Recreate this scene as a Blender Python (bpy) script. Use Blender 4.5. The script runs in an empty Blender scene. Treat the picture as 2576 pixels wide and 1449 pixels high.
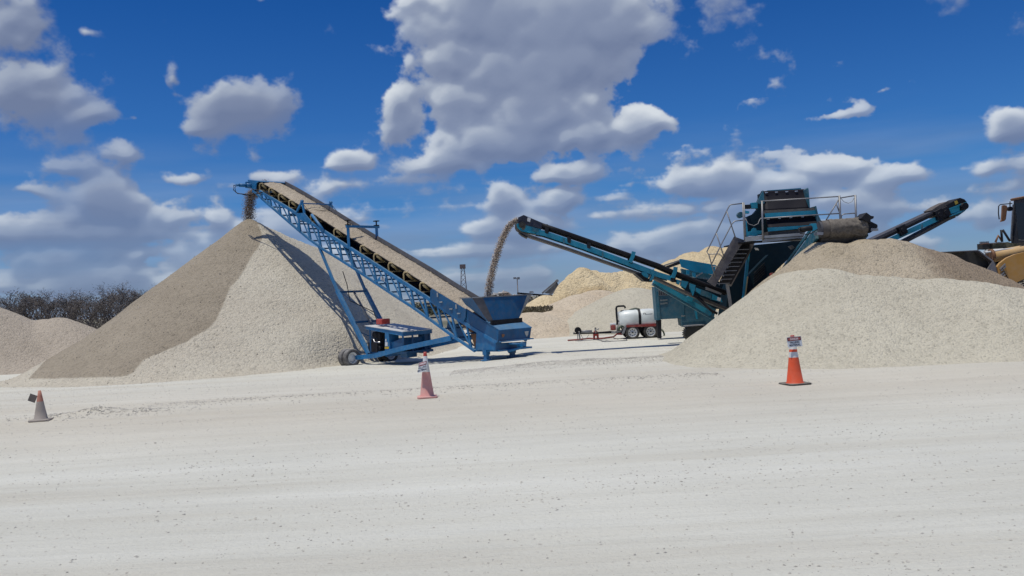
import bpy, math, random
import numpy as np
from mathutils import Vector, Matrix, noise
random.seed(7); rng = np.random.default_rng(11)
scene = bpy.context.scene
COL = scene.collection

# ------------------------------------------------------------------ camera
FPX = 2231.0; CAMH = 2.2
ROLL = math.radians(3.0); PITCH = math.atan(20.5/FPX*math.cos(ROLL))
FW = Vector((0, math.cos(PITCH), math.sin(PITCH)))
R0 = Vector((1, 0, 0)); U0 = Vector((0, -math.sin(PITCH), math.cos(PITCH)))
RT = R0*math.cos(ROLL) - U0*math.sin(ROLL)
UP = R0*math.sin(ROLL) + U0*math.cos(ROLL)
CP = Vector((0, 0, CAMH))
cam_d = bpy.data.cameras.new('camera'); cam = bpy.data.objects.new('camera', cam_d); COL.objects.link(cam)
m = Matrix.Identity(4)
for i in range(3):
    m[i][0] = RT[i]; m[i][1] = UP[i]; m[i][2] = -FW[i]; m[i][3] = CP[i]
cam.matrix_world = m
cam_d.sensor_width = 36; cam_d.lens = 36*FPX/2576; cam_d.clip_end = 5000; cam_d.clip_start = 0.1
scene.camera = cam

def ray(u, v): return FW + RT*((u-1288)/FPX) - UP*((v-724.5)/FPX)
def P(u, v, Y):
    d = ray(u, v); return CP + d*(Y/d.y)
def plane(u, v, o, n):
    d = ray(u, v); return CP + d*((Vector(o)-CP).dot(n)/d.dot(n))
def sm(a, b, x):
    t = min(1, max(0, (x-a)/(b-a))); return t*t*(3-2*t)
def gz(x, y): return -0.35*sm(22, 35, y)*sm(1, -5, x)
def G(u, v):
    d = ray(u, v); k = 5.0
    for i in range(80):
        q = CP + d*k; k += (q.z-gz(q.x, q.y))/(-d.z)*0.7
    return CP + d*k
# measured close-ups of the photograph, each back to one pixel frame
def zf(ox, oy, sc): return lambda x, y: ((ox+x/sc)/1.2671, (oy+y/sc)/1.2671)
Z1 = zf(700, 540, 4.262); Z2 = zf(1000, 740, 3.15); Z3 = zf(1300, 860, 4.528); Z4 = zf(1500, 650, 4.293)
Z5 = zf(1980, 780, 4.39); Z6 = zf(2200, 580, 3.45); Z7 = zf(2700, 580, 4.025); Z8 = zf(1780, 880, 6.0375)
ZB = zf(2360, 590, 7.247); ZD = zf(1400, 820, 5.152); ZE = zf(1160, 1000, 9.058)

# ------------------------------------------------------------------ materials
def new_mat(name):
    mt = bpy.data.materials.new(name); mt.use_nodes = True
    nt = mt.node_tree; b = nt.nodes['Principled BSDF']
    return mt, nt, b
def N(nt, typ, **kw):
    n = nt.nodes.new(typ)
    for k, v in kw.items():
        if k in n.inputs: n.inputs[k].default_value = v
        else: setattr(n, k, v)
    return n
def L(nt, a, b): nt.links.new(a, b)
def ramp(nt, fac, stops):
    r = nt.nodes.new('ShaderNodeValToRGB'); e = r.color_ramp.elements
    while len(e) < len(stops): e.new(0.5)
    for i, (p, c) in enumerate(stops):
        e[i].position = p; e[i].color = (c[0], c[1], c[2], 1) if hasattr(c, '__len__') else (c, c, c, 1)
    L(nt, fac, r.inputs[0]); return r
def mixc(nt, fac, a, b, blend='MIX'):
    n = nt.nodes.new('ShaderNodeMix'); n.data_type = 'RGBA'; n.blend_type = blend
    for sock, val in ((n.inputs[0], fac), (n.inputs[6], a), (n.inputs[7], b)):
        if hasattr(val, 'links'): L(nt, val, sock)
        elif hasattr(val, '__len__'): sock.default_value = (val[0], val[1], val[2], 1)
        else: sock.default_value = val
    return n.outputs[2]
def math_n(nt, op, a, b=None, c=None, clamp=False):
    n = nt.nodes.new('ShaderNodeMath'); n.operation = op; n.use_clamp = clamp
    for i, v in enumerate((a, b, c)):
        if v is None: continue
        if hasattr(v, 'links'): L(nt, v, n.inputs[i])
        else: n.inputs[i].default_value = v
    return n.outputs[0]
def paint(name, col, rough=0.5, dust=0.35, dustcol=(0.42, 0.39, 0.33), metal=0.0, scale=6.0, topdust_light=0.6, spec=0.4):
    mt, nt, b = new_mat(name); b.inputs['Specular IOR Level'].default_value = spec
    geo = N(nt, 'ShaderNodeNewGeometry'); pos = geo.outputs['Position']
    n1 = N(nt, 'ShaderNodeTexNoise', Scale=scale, Detail=6.0, Roughness=0.65); L(nt, pos, n1.inputs['Vector'])
    n2 = N(nt, 'ShaderNodeTexNoise', Scale=scale*0.3, Detail=3.0); L(nt, pos, n2.inputs['Vector'])
    var = ramp(nt, n2.outputs[0], [(0.3, 0.78), (0.7, 1.15)])
    base = mixc(nt, 1.0, col, var.outputs[0], 'MULTIPLY')
    sep = N(nt, 'ShaderNodeSeparateXYZ'); L(nt, geo.outputs['Normal'], sep.inputs[0])
    up = math_n(nt, 'MULTIPLY', math_n(nt, 'MAXIMUM', sep.outputs[2], 0.0), topdust_light)  # dust on upward faces; on the blue steel also painted highlights
    f = ramp(nt, n1.outputs[0], [(0.42, 0.0), (0.72, 1.0)])
    df = math_n(nt, 'ADD', math_n(nt, 'MULTIPLY', f.outputs[0], dust), up, clamp=True)
    L(nt, mixc(nt, df, base, dustcol), b.inputs['Base Color'])
    rr = math_n(nt, 'ADD', math_n(nt, 'MULTIPLY', df, 0.4), rough, clamp=True)
    L(nt, rr, b.inputs['Roughness']); b.inputs['Metallic'].default_value = metal
    bp = N(nt, 'ShaderNodeBump', Strength=0.15, Distance=0.02); L(nt, n1.outputs[0], bp.inputs['Height']); L(nt, bp.outputs[0], b.inputs['Normal'])
    return mt
BLUE = paint('blue_paint', (0.008, 0.15, 0.36), 0.38, 0.22, (0.26, 0.34, 0.38), topdust_light=0.35)  # bluish tint on upward faces paints their highlights
BLUED = paint('dark_blue_paint', (0.005, 0.09, 0.225), 0.42, 0.3, (0.12, 0.12, 0.12), topdust_light=0.25)  # darker blue with grey patches, for hopper, tail and inner parts
TEAL = paint('teal_paint', (0.010, 0.25, 0.38), 0.4, 0.18, (0.2, 0.3, 0.33), topdust_light=0.2)
LGREY = paint('light_grey_steel', (0.36, 0.38, 0.39), 0.5, 0.3, (0.28, 0.27, 0.25), topdust_light=0.3)
TEALD = paint('dusty_teal_paint', (0.015, 0.13, 0.19), 0.5, 0.35, (0.3, 0.3, 0.27), topdust_light=0.4)
TEALG = paint('grey_teal_paint', (0.03, 0.12, 0.17), 0.5, 0.5, (0.16, 0.2, 0.2), topdust_light=0.3)
GREY = paint('galvanised_steel', (0.26, 0.27, 0.29), 0.42, 0.3, metal=0.5, topdust_light=0.3)
DARK = paint('dark_steel', (0.012, 0.013, 0.018), 0.55, 0.08, (0.2, 0.19, 0.17), topdust_light=0.15, spec=0.2)
BELT = paint('belt_rubber', (0.010, 0.010, 0.013), 0.6, 0.06, (0.15, 0.14, 0.13), topdust_light=0.06, spec=0.2)
BELTB = paint('dusty_belt_rubber', (0.10, 0.088, 0.078), 0.7, 0.5, (0.24, 0.21, 0.18), topdust_light=0.2)
BELTG = paint('grey_belt_rubber', (0.07, 0.072, 0.085), 0.7, 0.3, (0.2, 0.19, 0.19), topdust_light=0.1)
TAN = paint('tan_idler_paint', (0.50, 0.38, 0.18), 0.5, 0.3, topdust_light=0.3)
TYRE = paint('tyre_rubber', (0.03, 0.03, 0.03), 0.75, 0.45, (0.22, 0.2, 0.17), topdust_light=0.3)
TYREL = paint('dusty_tyre_rubber', (0.09, 0.085, 0.08), 0.8, 0.6, (0.34, 0.33, 0.32), topdust_light=0.5)
WHITE = paint('white_paint', (0.72, 0.73, 0.72), 0.4, 0.2, topdust_light=0.2)
POLY = paint('white_tank_plastic', (0.80, 0.84, 0.80), 0.3, 0.08, topdust_light=0.05)
RED = paint('red_paint', (0.45, 0.04, 0.03), 0.45, 0.25, topdust_light=0.2)
REDD = paint('faded_red_paint', (0.30, 0.035, 0.03), 0.5, 0.3, topdust_light=0.15)
CHROME = paint('bright_steel', (0.6, 0.6, 0.6), 0.25, 0.15, metal=0.8, topdust_light=0.15)
ORANGE = paint('orange_plastic', (0.80, 0.10, 0.03), 0.5, 0.12, (0.6, 0.35, 0.25), topdust_light=0.1)
PINK = paint('faded_orange_plastic', (0.68, 0.30, 0.26), 0.6, 0.5, (0.64, 0.48, 0.43), topdust_light=0.3, scale=4)
MUDC = paint('muddy_orange_plastic', (0.42, 0.36, 0.31), 0.8, 0.5, (0.36, 0.34, 0.30), topdust_light=0.4, scale=12)
ORTOP = paint('dusty_orange_plastic', (0.55, 0.20, 0.13), 0.7, 0.4, (0.5, 0.33, 0.26), topdust_light=0.2)
YEL = paint('yellow_machine_paint', (0.56, 0.29, 0.06), 0.45, 0.45, (0.50, 0.36, 0.22), topdust_light=0.4, scale=2.5)
YELL = paint('pale_yellow_paint', (0.68, 0.42, 0.15), 0.5, 0.45, (0.55, 0.42, 0.28), topdust_light=0.4)
BROWN = paint('rusty_brown_paint', (0.25, 0.12, 0.06), 0.7, 0.4, (0.3, 0.2, 0.13), topdust_light=0.3)
BUCK = paint('worn_bucket_steel', (0.035, 0.035, 0.032), 0.6, 0.15, (0.12, 0.11, 0.09), topdust_light=0.3)
BUCKG = paint('scraped_bucket_steel', (0.16, 0.16, 0.18), 0.5, 0.3, metal=0.3, topdust_light=0.3)
SIGNW = paint('sign_white', (0.66, 0.70, 0.74), 0.5, 0.1, topdust_light=0.1)
SIGNB = paint('sign_back', (0.16, 0.14, 0.125), 0.8, 0.5, (0.1, 0.09, 0.08), topdust_light=0.1)
SIGNM = paint('sign_maroon', (0.12, 0.035, 0.045), 0.6, 0.1, topdust_light=0.1)
SIGNR = paint('sign_red', (0.40, 0.09, 0.09), 0.6, 0.1, topdust_light=0.1)
INK = paint('sign_ink', (0.035, 0.05, 0.085), 0.6, 0.1, topdust_light=0.0)
BLACKR = paint('black_rubber_base', (0.05, 0.048, 0.045), 0.7, 0.4, topdust_light=0.3)
YST = paint('yellow_sticker', (0.6, 0.4, 0.03), 0.5, 0.2)
GREENH = paint('green_hose', (0.07, 0.11, 0.07), 0.5, 0.2)
LATT = paint('distant_steel', (0.20, 0.15, 0.14), 0.7, 0.2)
CONC = paint('distant_grey_steel', (0.33, 0.31, 0.28), 0.7, 0.3)
RUBR = paint('curtain_rubber', (0.012, 0.012, 0.018), 0.6, 0.12, (0.05, 0.047, 0.045), topdust_light=0.05, scale=1.6, spec=0.15)
TEALK = paint('shaded_teal_paint', (0.002, 0.016, 0.027), 0.55, 0.2, (0.03, 0.04, 0.04), topdust_light=0.15, spec=0.2)  # teal taken to near black, the shade painted into it
MUDR = paint('mud_caked_drum', (0.10, 0.088, 0.075), 0.9, 0.6, (0.26, 0.23, 0.19), topdust_light=0.4, scale=14)
GLASS, nt, b = new_mat('dark_cab_glass'); b.inputs['Base Color'].default_value = (0.012, 0.016, 0.022, 1); b.inputs['Roughness'].default_value = 0.08

def gravel(name, cols, patch=None, stone=0.06, bump=1.0, patchcol=None, streak=False, dark=0.35):
    """loose crushed stone: cell-coloured stones, broad tone drift, patch = second colour where the 'damp' attribute is high"""
    mt, nt, b = new_mat(name)
    geo = N(nt, 'ShaderNodeNewGeometry'); pos = geo.outputs['Position']
    v = N(nt, 'ShaderNodeTexVoronoi', Scale=1.0/stone); L(nt, pos, v.inputs['Vector'])
    v2 = N(nt, 'ShaderNodeTexVoronoi', Scale=0.38/stone); L(nt, pos, v2.inputs['Vector'])
    big = N(nt, 'ShaderNodeTexNoise', Scale=0.35, Detail=5.0, Roughness=0.6); L(nt, pos, big.inputs['Vector'])
    mid = N(nt, 'ShaderNodeTexNoise', Scale=3.2, Detail=6.0, Roughness=0.7); L(nt, pos, mid.inputs['Vector'])
    base = ramp(nt, big.outputs[0], [(0.3, cols[0]), (0.7, cols[1])]).outputs[0]
    if patch:
        at = N(nt, 'ShaderNodeAttribute', attribute_name='damp')
        k = math_n(nt, 'ADD', at.outputs['Fac'], math_n(nt, 'MULTIPLY', math_n(nt, 'SUBTRACT', mid.outputs[0], 0.5), 0.55))
        kk = ramp(nt, k, [(0.36, 0.0), (0.64, 1.0)])
        pc = ramp(nt, big.outputs[0], [(0.3, patch[0]), (0.7, patch[1])]).outputs[0]
        base = mixc(nt, kk.outputs[0], base, pc)
    sv = ramp(nt, v.outputs['Color'], [(0.08, 0.74), (0.3, 0.97), (0.95, 1.08)])
    base = mixc(nt, 1.0, base, sv.outputs[0], 'MULTIPLY')
    sv2 = ramp(nt, v2.outputs['Color'], [(0.12, 0.90), (0.3, 1.0), (0.95, 1.03)])
    base = mixc(nt, 1.0, base, sv2.outputs[0], 'MULTIPLY')
    mv = ramp(nt, mid.outputs[0], [(0.3, 0.96), (0.7, 1.03)])
    base = mixc(nt, 1.0, base, mv.outputs[0], 'MULTIPLY')
    L(nt, base, b.inputs['Base Color']); b.inputs['Roughness'].default_value = 0.95
    b.inputs['Specular IOR Level'].default_value = 0.15
    h = math_n(nt, 'ADD', math_n(nt, 'MULTIPLY', v.outputs['Distance'], -1.0), math_n(nt, 'MULTIPLY', v2.outputs['Distance'], -0.9))
    bp = N(nt, 'ShaderNodeBump', Strength=min(1.0, bump)*0.85, Distance=stone*0.6); L(nt, h, bp.inputs['Height'])
    bp2 = N(nt, 'ShaderNodeBump', Strength=0.3, Distance=0.05); L(nt, mid.outputs[0], bp2.inputs['Height']); L(nt, bp.outputs[0], bp2.inputs['Normal'])
    L(nt, bp2.outputs[0], b.inputs['Normal'])
    return mt
LIGHTG = [(0.52, 0.47, 0.375), (0.59, 0.545, 0.44)]
TANG = [(0.31, 0.265, 0.20), (0.37, 0.32, 0.245)]
GR_MAIN = gravel('pale_and_tan_gravel', LIGHTG, patch=TANG, stone=0.062)
GR_LIGHT = gravel('pale_gravel', [(0.52, 0.48, 0.375), (0.59, 0.55, 0.435)], stone=0.05)
GR_TAN = gravel('tan_gravel', [(0.38, 0.32, 0.225), (0.50, 0.43, 0.32)], patch=[(0.27, 0.215, 0.15), (0.33, 0.26, 0.19)], stone=0.06)
GR_LEFT = gravel('beige_gravel', [(0.42, 0.365, 0.29), (0.48, 0.42, 0.34)], stone=0.07)
GR_YEL = gravel('yellow_marl', [(0.62, 0.49, 0.29), (0.71, 0.59, 0.38)], patch=[(0.46, 0.34, 0.18), (0.57, 0.45, 0.27)], stone=0.12)
GR_TAN2 = gravel('pinkish_gravel', [(0.56, 0.46, 0.33), (0.63, 0.54, 0.41)], stone=0.08)
STONE = gravel('loose_stones', [(0.48, 0.45, 0.39), (0.64, 0.61, 0.54)], stone=0.5)
def streammat(name, a, c):
    mt, nt, b = new_mat(name)
    at = N(nt, 'ShaderNodeAttribute', attribute_name='tone')
    r = ramp(nt, at.outputs['Fac'], [(0.0, a), (0.55, [(x+y)/2 for x, y in zip(a, c)]), (1.0, c)])
    L(nt, r.outputs[0], b.inputs['Base Color']); b.inputs['Roughness'].default_value = 0.9
    return mt
FALL = streammat('falling_stone', (0.22, 0.14, 0.10), (0.75, 0.68, 0.58))
FALLD = streammat('falling_tan_stone', (0.12, 0.085, 0.06), (0.42, 0.34, 0.28))
LOAD = gravel('belt_gravel', [(0.40, 0.335, 0.25), (0.50, 0.43, 0.33)], stone=0.06)

# ground: compacted limestone with wheel tracks running across
GROUND, nt, b = new_mat('crushed_limestone_ground')
geo = N(nt, 'ShaderNodeNewGeometry'); pos = geo.outputs['Position']
mp = N(nt, 'ShaderNodeMapping'); mp.inputs['Scale'].default_value = (0.05, 0.75, 1); mp.inputs['Rotation'].default_value = (0, 0, math.radians(-2)); L(nt, pos, mp.inputs[0])
st = N(nt, 'ShaderNodeTexNoise', Scale=1.0, Detail=7.0, Roughness=0.62); L(nt, mp.outputs[0], st.inputs['Vector'])
mp2 = N(nt, 'ShaderNodeMapping'); mp2.inputs['Scale'].default_value = (0.25, 3.0, 1); L(nt, pos, mp2.inputs[0])
st2 = N(nt, 'ShaderNodeTexNoise', Scale=1.0, Detail=6.0, Roughness=0.7); L(nt, mp2.outputs[0], st2.inputs['Vector'])
bigg = N(nt, 'ShaderNodeTexNoise', Scale=0.16, Detail=4.0); L(nt, pos, bigg.inputs['Vector'])
fine = N(nt, 'ShaderNodeTexNoise', Scale=22.0, Detail=8.0, Roughness=0.75); L(nt, pos, fine.inputs['Vector'])
vo = N(nt, 'ShaderNodeTexVoronoi', Scale=16.0); L(nt, pos, vo.inputs['Vector'])
base = ramp(nt, st.outputs[0], [(0.32, (0.63, 0.605, 0.515)), (0.5, (0.69, 0.68, 0.595)), (0.68, (0.745, 0.74, 0.66))]).outputs[0]
sp = N(nt, 'ShaderNodeSeparateXYZ'); L(nt, pos, sp.inputs[0])
yw = math_n(nt, 'ADD', sp.outputs[1], math_n(nt, 'MULTIPLY', math_n(nt, 'SUBTRACT', st.outputs[0], 0.5), 5.0))
band = ramp(nt, math_n(nt, 'DIVIDE', yw, 60.0), [(0.22, 0.0), (0.30, 1.0), (0.42, 0.55), (0.6, 0.2)])
base = mixc(nt, math_n(nt, 'MULTIPLY', band.outputs[0], 0.7), base, (0.59, 0.54, 0.44))
s2 = ramp(nt, st2.outputs[0], [(0.3, 0.94), (0.55, 1.0), (0.75, 1.03)]); base = mixc(nt, 1.0, base, s2.outputs[0], 'MULTIPLY')
s3 = ramp(nt, bigg.outputs[0], [(0.3, 0.93), (0.7, 1.05)]); base = mixc(nt, 1.0, base, s3.outputs[0], 'MULTIPLY')
s4 = ramp(nt, fine.outputs[0], [(0.28, 0.78), (0.42, 0.99), (0.8, 1.04)]); base = mixc(nt, 1.0, base, s4.outputs[0], 'MULTIPLY')
L(nt, base, b.inputs['Base Color']); b.inputs['Roughness'].default_value = 0.95; b.inputs['Specular IOR Level'].default_value = 0.15
hh = math_n(nt, 'ADD', fine.outputs[0], math_n(nt, 'MULTIPLY', vo.outputs['Distance'], -0.25))
bp = N(nt, 'ShaderNodeBump', Strength=0.7, Distance=0.03); L(nt, hh, bp.inputs['Height'])
bp2 = N(nt, 'ShaderNodeBump', Strength=0.5, Distance=0.10); L(nt, st2.outputs[0], bp2.inputs['Height']); L(nt, bp.outputs[0], bp2.inputs['Normal'])
L(nt, bp2.outputs[0], b.inputs['Normal'])

# ------------------------------------------------------------------ mesh helpers
class MB:
    def __init__(s): s.v = []; s.f = []; s.sm = []
    def add(s, vs, fs, smooth=False):
        o = len(s.v); s.v += [Vector(x) for x in vs]
        for f in fs: s.f.append(tuple(i+o for i in f)); s.sm.append(smooth)
        return s
    def prism(s, pts, ex):
        """closed outline in space, given a real thickness along ex"""
        n = len(pts); pts = [Vector(p) for p in pts]; ex = Vector(ex)
        vs = pts + [p+ex for p in pts]
        fs = [tuple(range(n)), tuple(range(2*n-1, n-1, -1))] + [(i, (i+1) % n, (i+1) % n+n, i+n) for i in range(n)]
        return s.add(vs, fs)
    def box(s, c, x, y, z):
        """centre and three half-axis vectors"""
        c = Vector(c); x = Vector(x); y = Vector(y); z = Vector(z)
        vs = [c+x*i+y*j+z*k for i in (-1, 1) for j in (-1, 1) for k in (-1, 1)]
        return s.add(vs, [(0, 1, 3, 2), (4, 6, 7, 5), (0, 4, 5, 1), (2, 3, 7, 6), (0, 2, 6, 4), (1, 5, 7, 3)])
    def beam(s, a, b, w, h=None, up=(0, 0, 1)):
        a = Vector(a); b = Vector(b); h = h or w
        d = b-a; l = d.length
        if l < 1e-6: return s
        d /= l; up = Vector(up)
        x = d.cross(up)
        if x.length < 1e-3: x = d.cross(Vector((1, 0, 0)))
        x.normalize(); z = x.cross(d)
        return s.box((a+b)/2, d*(l/2), x*(w/2), z*(h/2))
    def tube(s, a, b, r, n=10, r2=None, caps=True):
        return s.path([a, b], [r, r2 if r2 is not None else r], n, caps)
    def path(s, pts, r, n=8, caps=True):
        pts = [Vector(p) for p in pts]; k = len(pts)
        if not hasattr(r, '__len__'): r = [r]*k
        vs = []; fs = []; ref = None
        for i, p in enumerate(pts):
            d = (pts[min(i+1, k-1)]-pts[max(i-1, 0)]).normalized()
            if ref is None: ref = Vector((0, 0, 1)) if abs(d.z) < 0.9 else Vector((1, 0, 0))
            x = d.cross(ref); x.normalize(); y = x.cross(d); y.normalize(); ref = y
            for j in range(n):
                a = 2*math.pi*j/n; vs.append(p+x*(math.cos(a)*r[i])+y*(math.sin(a)*r[i]))
        for i in range(k-1):
            for j in range(n): fs.append((i*n+j, i*n+(j+1) % n, (i+1)*n+(j+1) % n, (i+1)*n+j))
        s.add(vs, fs, True)
        if caps:
            o = len(s.v)-len(vs)
            s.f.append(tuple(o+j for j in range(n-1, -1, -1))); s.sm.append(False)
            s.f.append(tuple(o+(k-1)*n+j for j in range(n))); s.sm.append(False)
        return s
    def lathe(s, c, ax, prof, n=28):
        """prof: list of (distance along axis, radius)"""
        c = Vector(c); ax = Vector(ax).normalized()
        ref = Vector((0, 0, 1)) if abs(ax.z) < 0.9 else Vector((1, 0, 0))
        x = ax.cross(ref).normalized(); y = x.cross(ax)
        vs = []; fs = []
        for (h, r) in prof:
            for j in range(n):
                a = 2*math.pi*j/n; vs.append(c+ax*h+x*(math.cos(a)*r)+y*(math.sin(a)*r))
        for i in range(len(prof)-1):
            for j in range(n): fs.append((i*n+j, i*n+(j+1) % n, (i+1)*n+(j+1) % n, (i+1)*n+j))
        return s.add(vs, fs, True)
    def loft(s, rings, closed=True, caps=False, smooth=True):
        n = len(rings[0]); vs = [q for r in rings for q in r]; fs = []
        for i in range(len(rings)-1):
            for j in range(n if closed else n-1): fs.append((i*n+j, i*n+(j+1) % n, (i+1)*n+(j+1) % n, (i+1)*n+j))
        s.add(vs, fs, smooth)
        if caps:
            o = len(s.v)-len(vs)
            s.f.append(tuple(o+j for j in range(n-1, -1, -1))); s.sm.append(False)
            s.f.append(tuple(o+(len(rings)-1)*n+j for j in range(n))); s.sm.append(False)
        return s
    def build(s, name, mat, parent=None, bevel=0.0, label=None):
        me = bpy.data.meshes.new(name)
        off = parent_world(parent) if parent else Vector((0, 0, 0))
        org = off
        if parent is None:
            org = Vector((sum(v.x for v in s.v)/len(s.v), sum(v.y for v in s.v)/len(s.v), min(v.z for v in s.v)))
        me.from_pydata([tuple(v-org) for v in s.v], [], s.f)
        me.polygons.foreach_set('use_smooth', s.sm)
        import bmesh
        bm = bmesh.new(); bm.from_mesh(me); bmesh.ops.recalc_face_normals(bm, faces=bm.faces); bm.to_mesh(me); bm.free()
        me.materials.append(mat); me.update()
        o = bpy.data.objects.new(name, me); COL.objects.link(o)
        if parent: o.parent = parent
        else: o.location = org
        if bevel:
            bv = o.modifiers.new('edge', 'BEVEL'); bv.width = bevel; bv.segments = 2; bv.limit_method = 'ANGLE'
        if label: o['label'] = label
        return o
def parent_world(o):
    v = Vector((0, 0, 0))
    while o: v = v + o.location; o = o.parent
    return v
def thing(name, loc, label, cat, group=None):
    o = bpy.data.objects.new(name, None); COL.objects.link(o); o.location = Vector(loc); o.empty_display_size = 0.3
    return tag(o, label, cat, group)
def tag(o, label, cat, group=None, kind=None):
    o['label'] = label; o['category'] = cat
    if group: o['group'] = group
    if kind: o['kind'] = kind
    return o
def copy_tree(o, parent=None):
    c = o.copy(); COL.objects.link(c); c.parent = parent
    for ch in list(o.children): copy_tree(ch, c)
    return c
def text_part(txt, size, mat, parent, org, ex, ey, name='lettering', depth=0.002, spacing=1.0, sx=1.0):
    """writing: flat letters centred on org, ex = reading direction, ey = up"""
    cu = bpy.data.curves.new('txt', 'FONT'); cu.body = txt; cu.size = size; cu.align_x = 'CENTER'; cu.align_y = 'CENTER'
    cu.extrude = depth; cu.resolution_u = 3; cu.space_character = spacing; cu.offset = size*0.018
    tmp = bpy.data.objects.new('txt', cu); COL.objects.link(tmp)
    bpy.context.view_layer.update()
    me = bpy.data.meshes.new_from_object(tmp.evaluated_get(bpy.context.evaluated_depsgraph_get()))
    bpy.data.objects.remove(tmp)
    ex = Vector(ex).normalized(); ey = Vector(ey).normalized(); ez = ex.cross(ey)
    off = parent_world(parent); org = Vector(org)
    for v in me.vertices:
        v.co = org - off + ex*(v.co.x*sx) + ey*v.co.y + ez*v.co.z
    me.materials.clear(); me.materials.append(mat); me.update()
    o = bpy.data.objects.new(name, me); COL.objects.link(o); o.parent = parent
    return o
def wheel(parent, c, ax, R, w, rimr, tmat=TYRE, rmat=WHITE, face=1, tread=True, holes=True, deep=False):
    """tyre with rounded shoulders and tread grooves; dished rim with hub; face = side of the dish along ax"""
    c = Vector(c); ax = Vector(ax).normalized()
    h = w/2
    prof = [(-h*0.72, rimr), (-h, rimr*1.12), (-h, R*0.86), (-h*0.86, R*0.96), (-h*0.62, R), (-h*0.30, R), (-h*0.25, R*0.975), (-h*0.2, R), (h*0.2, R), (h*0.25, R*0.975), (h*0.3, R), (h*0.62, R), (h*0.86, R*0.96), (h, R*0.86), (h, rimr*1.12), (h*0.72, rimr)]
    w_ = bpy.data.objects.new('wheel', None); COL.objects.link(w_); w_.parent = parent; w_.location = c-parent_world(parent)
    t = MB().lathe(c, ax, prof, 36)
    t.build('tyre', tmat, w_)
    s = face
    r = MB().lathe(c, ax*s, [(h*0.72, rimr*1.03), (h*0.80, rimr*0.98), (h*0.70, rimr*0.90), (h*0.25, rimr*0.82), (h*0.2, rimr*0.55), (h*0.4, rimr*0.3), (h*0.62, rimr*0.22), (h*0.62, 0.001)], 28)
    if deep: r = MB().lathe(c, ax*s, [(h*0.72, rimr*1.05), (h*0.85, rimr*1.0), (h*0.75, rimr*0.88), (-h*0.3, rimr*0.84), (-h*0.35, rimr*0.3), (-h*0.1, rimr*0.25), (-h*0.1, 0.001)], 28)
    r.lathe(c, -ax*s, [(h*0.72, rimr*1.03), (h*0.5, rimr*0.9), (-h*0.1, rimr*0.8), (-h*0.15, 0.001)], 28)
    r.build('rim', rmat, w_)
    if holes:
        d = MB(); ref = Vector((0, 0, 1)); x = ax.cross(ref).normalized(); y = x.cross(ax)
        for j in range(8):
            a = j*math.pi/4
            q = c+ax*s*h*0.23+(x*math.cos(a)+y*math.sin(a))*rimr*0.68
            d.tube(q-ax*s*h*0.1, q+ax*s*h*0.06, rimr*0.10, 8)
        d.tube(c+ax*s*h*0.5, c+ax*s*h*0.75, rimr*0.17, 10)
        d.build('hub', DARK, w_)
    return w_
def ngrid_obj(name, x0, x1, y0, y1, step, zf_, mat, attr=None, keep=None):
    """height field sheet; keep(z, x, y) False where the ground already covers it"""
    nx = int((x1-x0)/step)+1; ny = int((y1-y0)/step)+1
    X = np.linspace(x0, x1, nx); Y = np.linspace(y0, y1, ny)
    XX, YY = np.meshgrid(X, Y); ZZ = zf_(XX, YY)
    V = np.stack([XX, YY, ZZ], -1).reshape(-1, 3)
    idx = np.arange(nx*ny).reshape(ny, nx)
    F = np.stack([idx[:-1, :-1], idx[:-1, 1:], idx[1:, 1:], idx[1:, :-1]], -1).reshape(-1, 4)
    if keep is not None:
        K = keep(XX, YY, ZZ).reshape(-1); F = F[K[F].any(1)]
        used = np.unique(F); remap = -np.ones(nx*ny, int); remap[used] = np.arange(len(used)); F = remap[F]; V = V[used]
        A = attr(XX, YY, ZZ).reshape(-1)[used] if attr else None
    else: A = attr(XX, YY, ZZ).reshape(-1) if attr else None
    org = np.array([V[:, 0].mean(), V[:, 1].mean(), V[:, 2].min()])
    me = bpy.data.meshes.new(name); me.from_pydata((V-org).tolist(), [], F.tolist())
    me.polygons.foreach_set('use_smooth', [True]*len(F))
    if A is not None:
        a = me.attributes.new('damp', 'FLOAT', 'POINT'); a.data.foreach_set('value', A.astype(np.float32))
    me.materials.append(mat)
    o = bpy.data.objects.new(name, me); COL.objects.link(o); o.location = org
    return o
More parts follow.
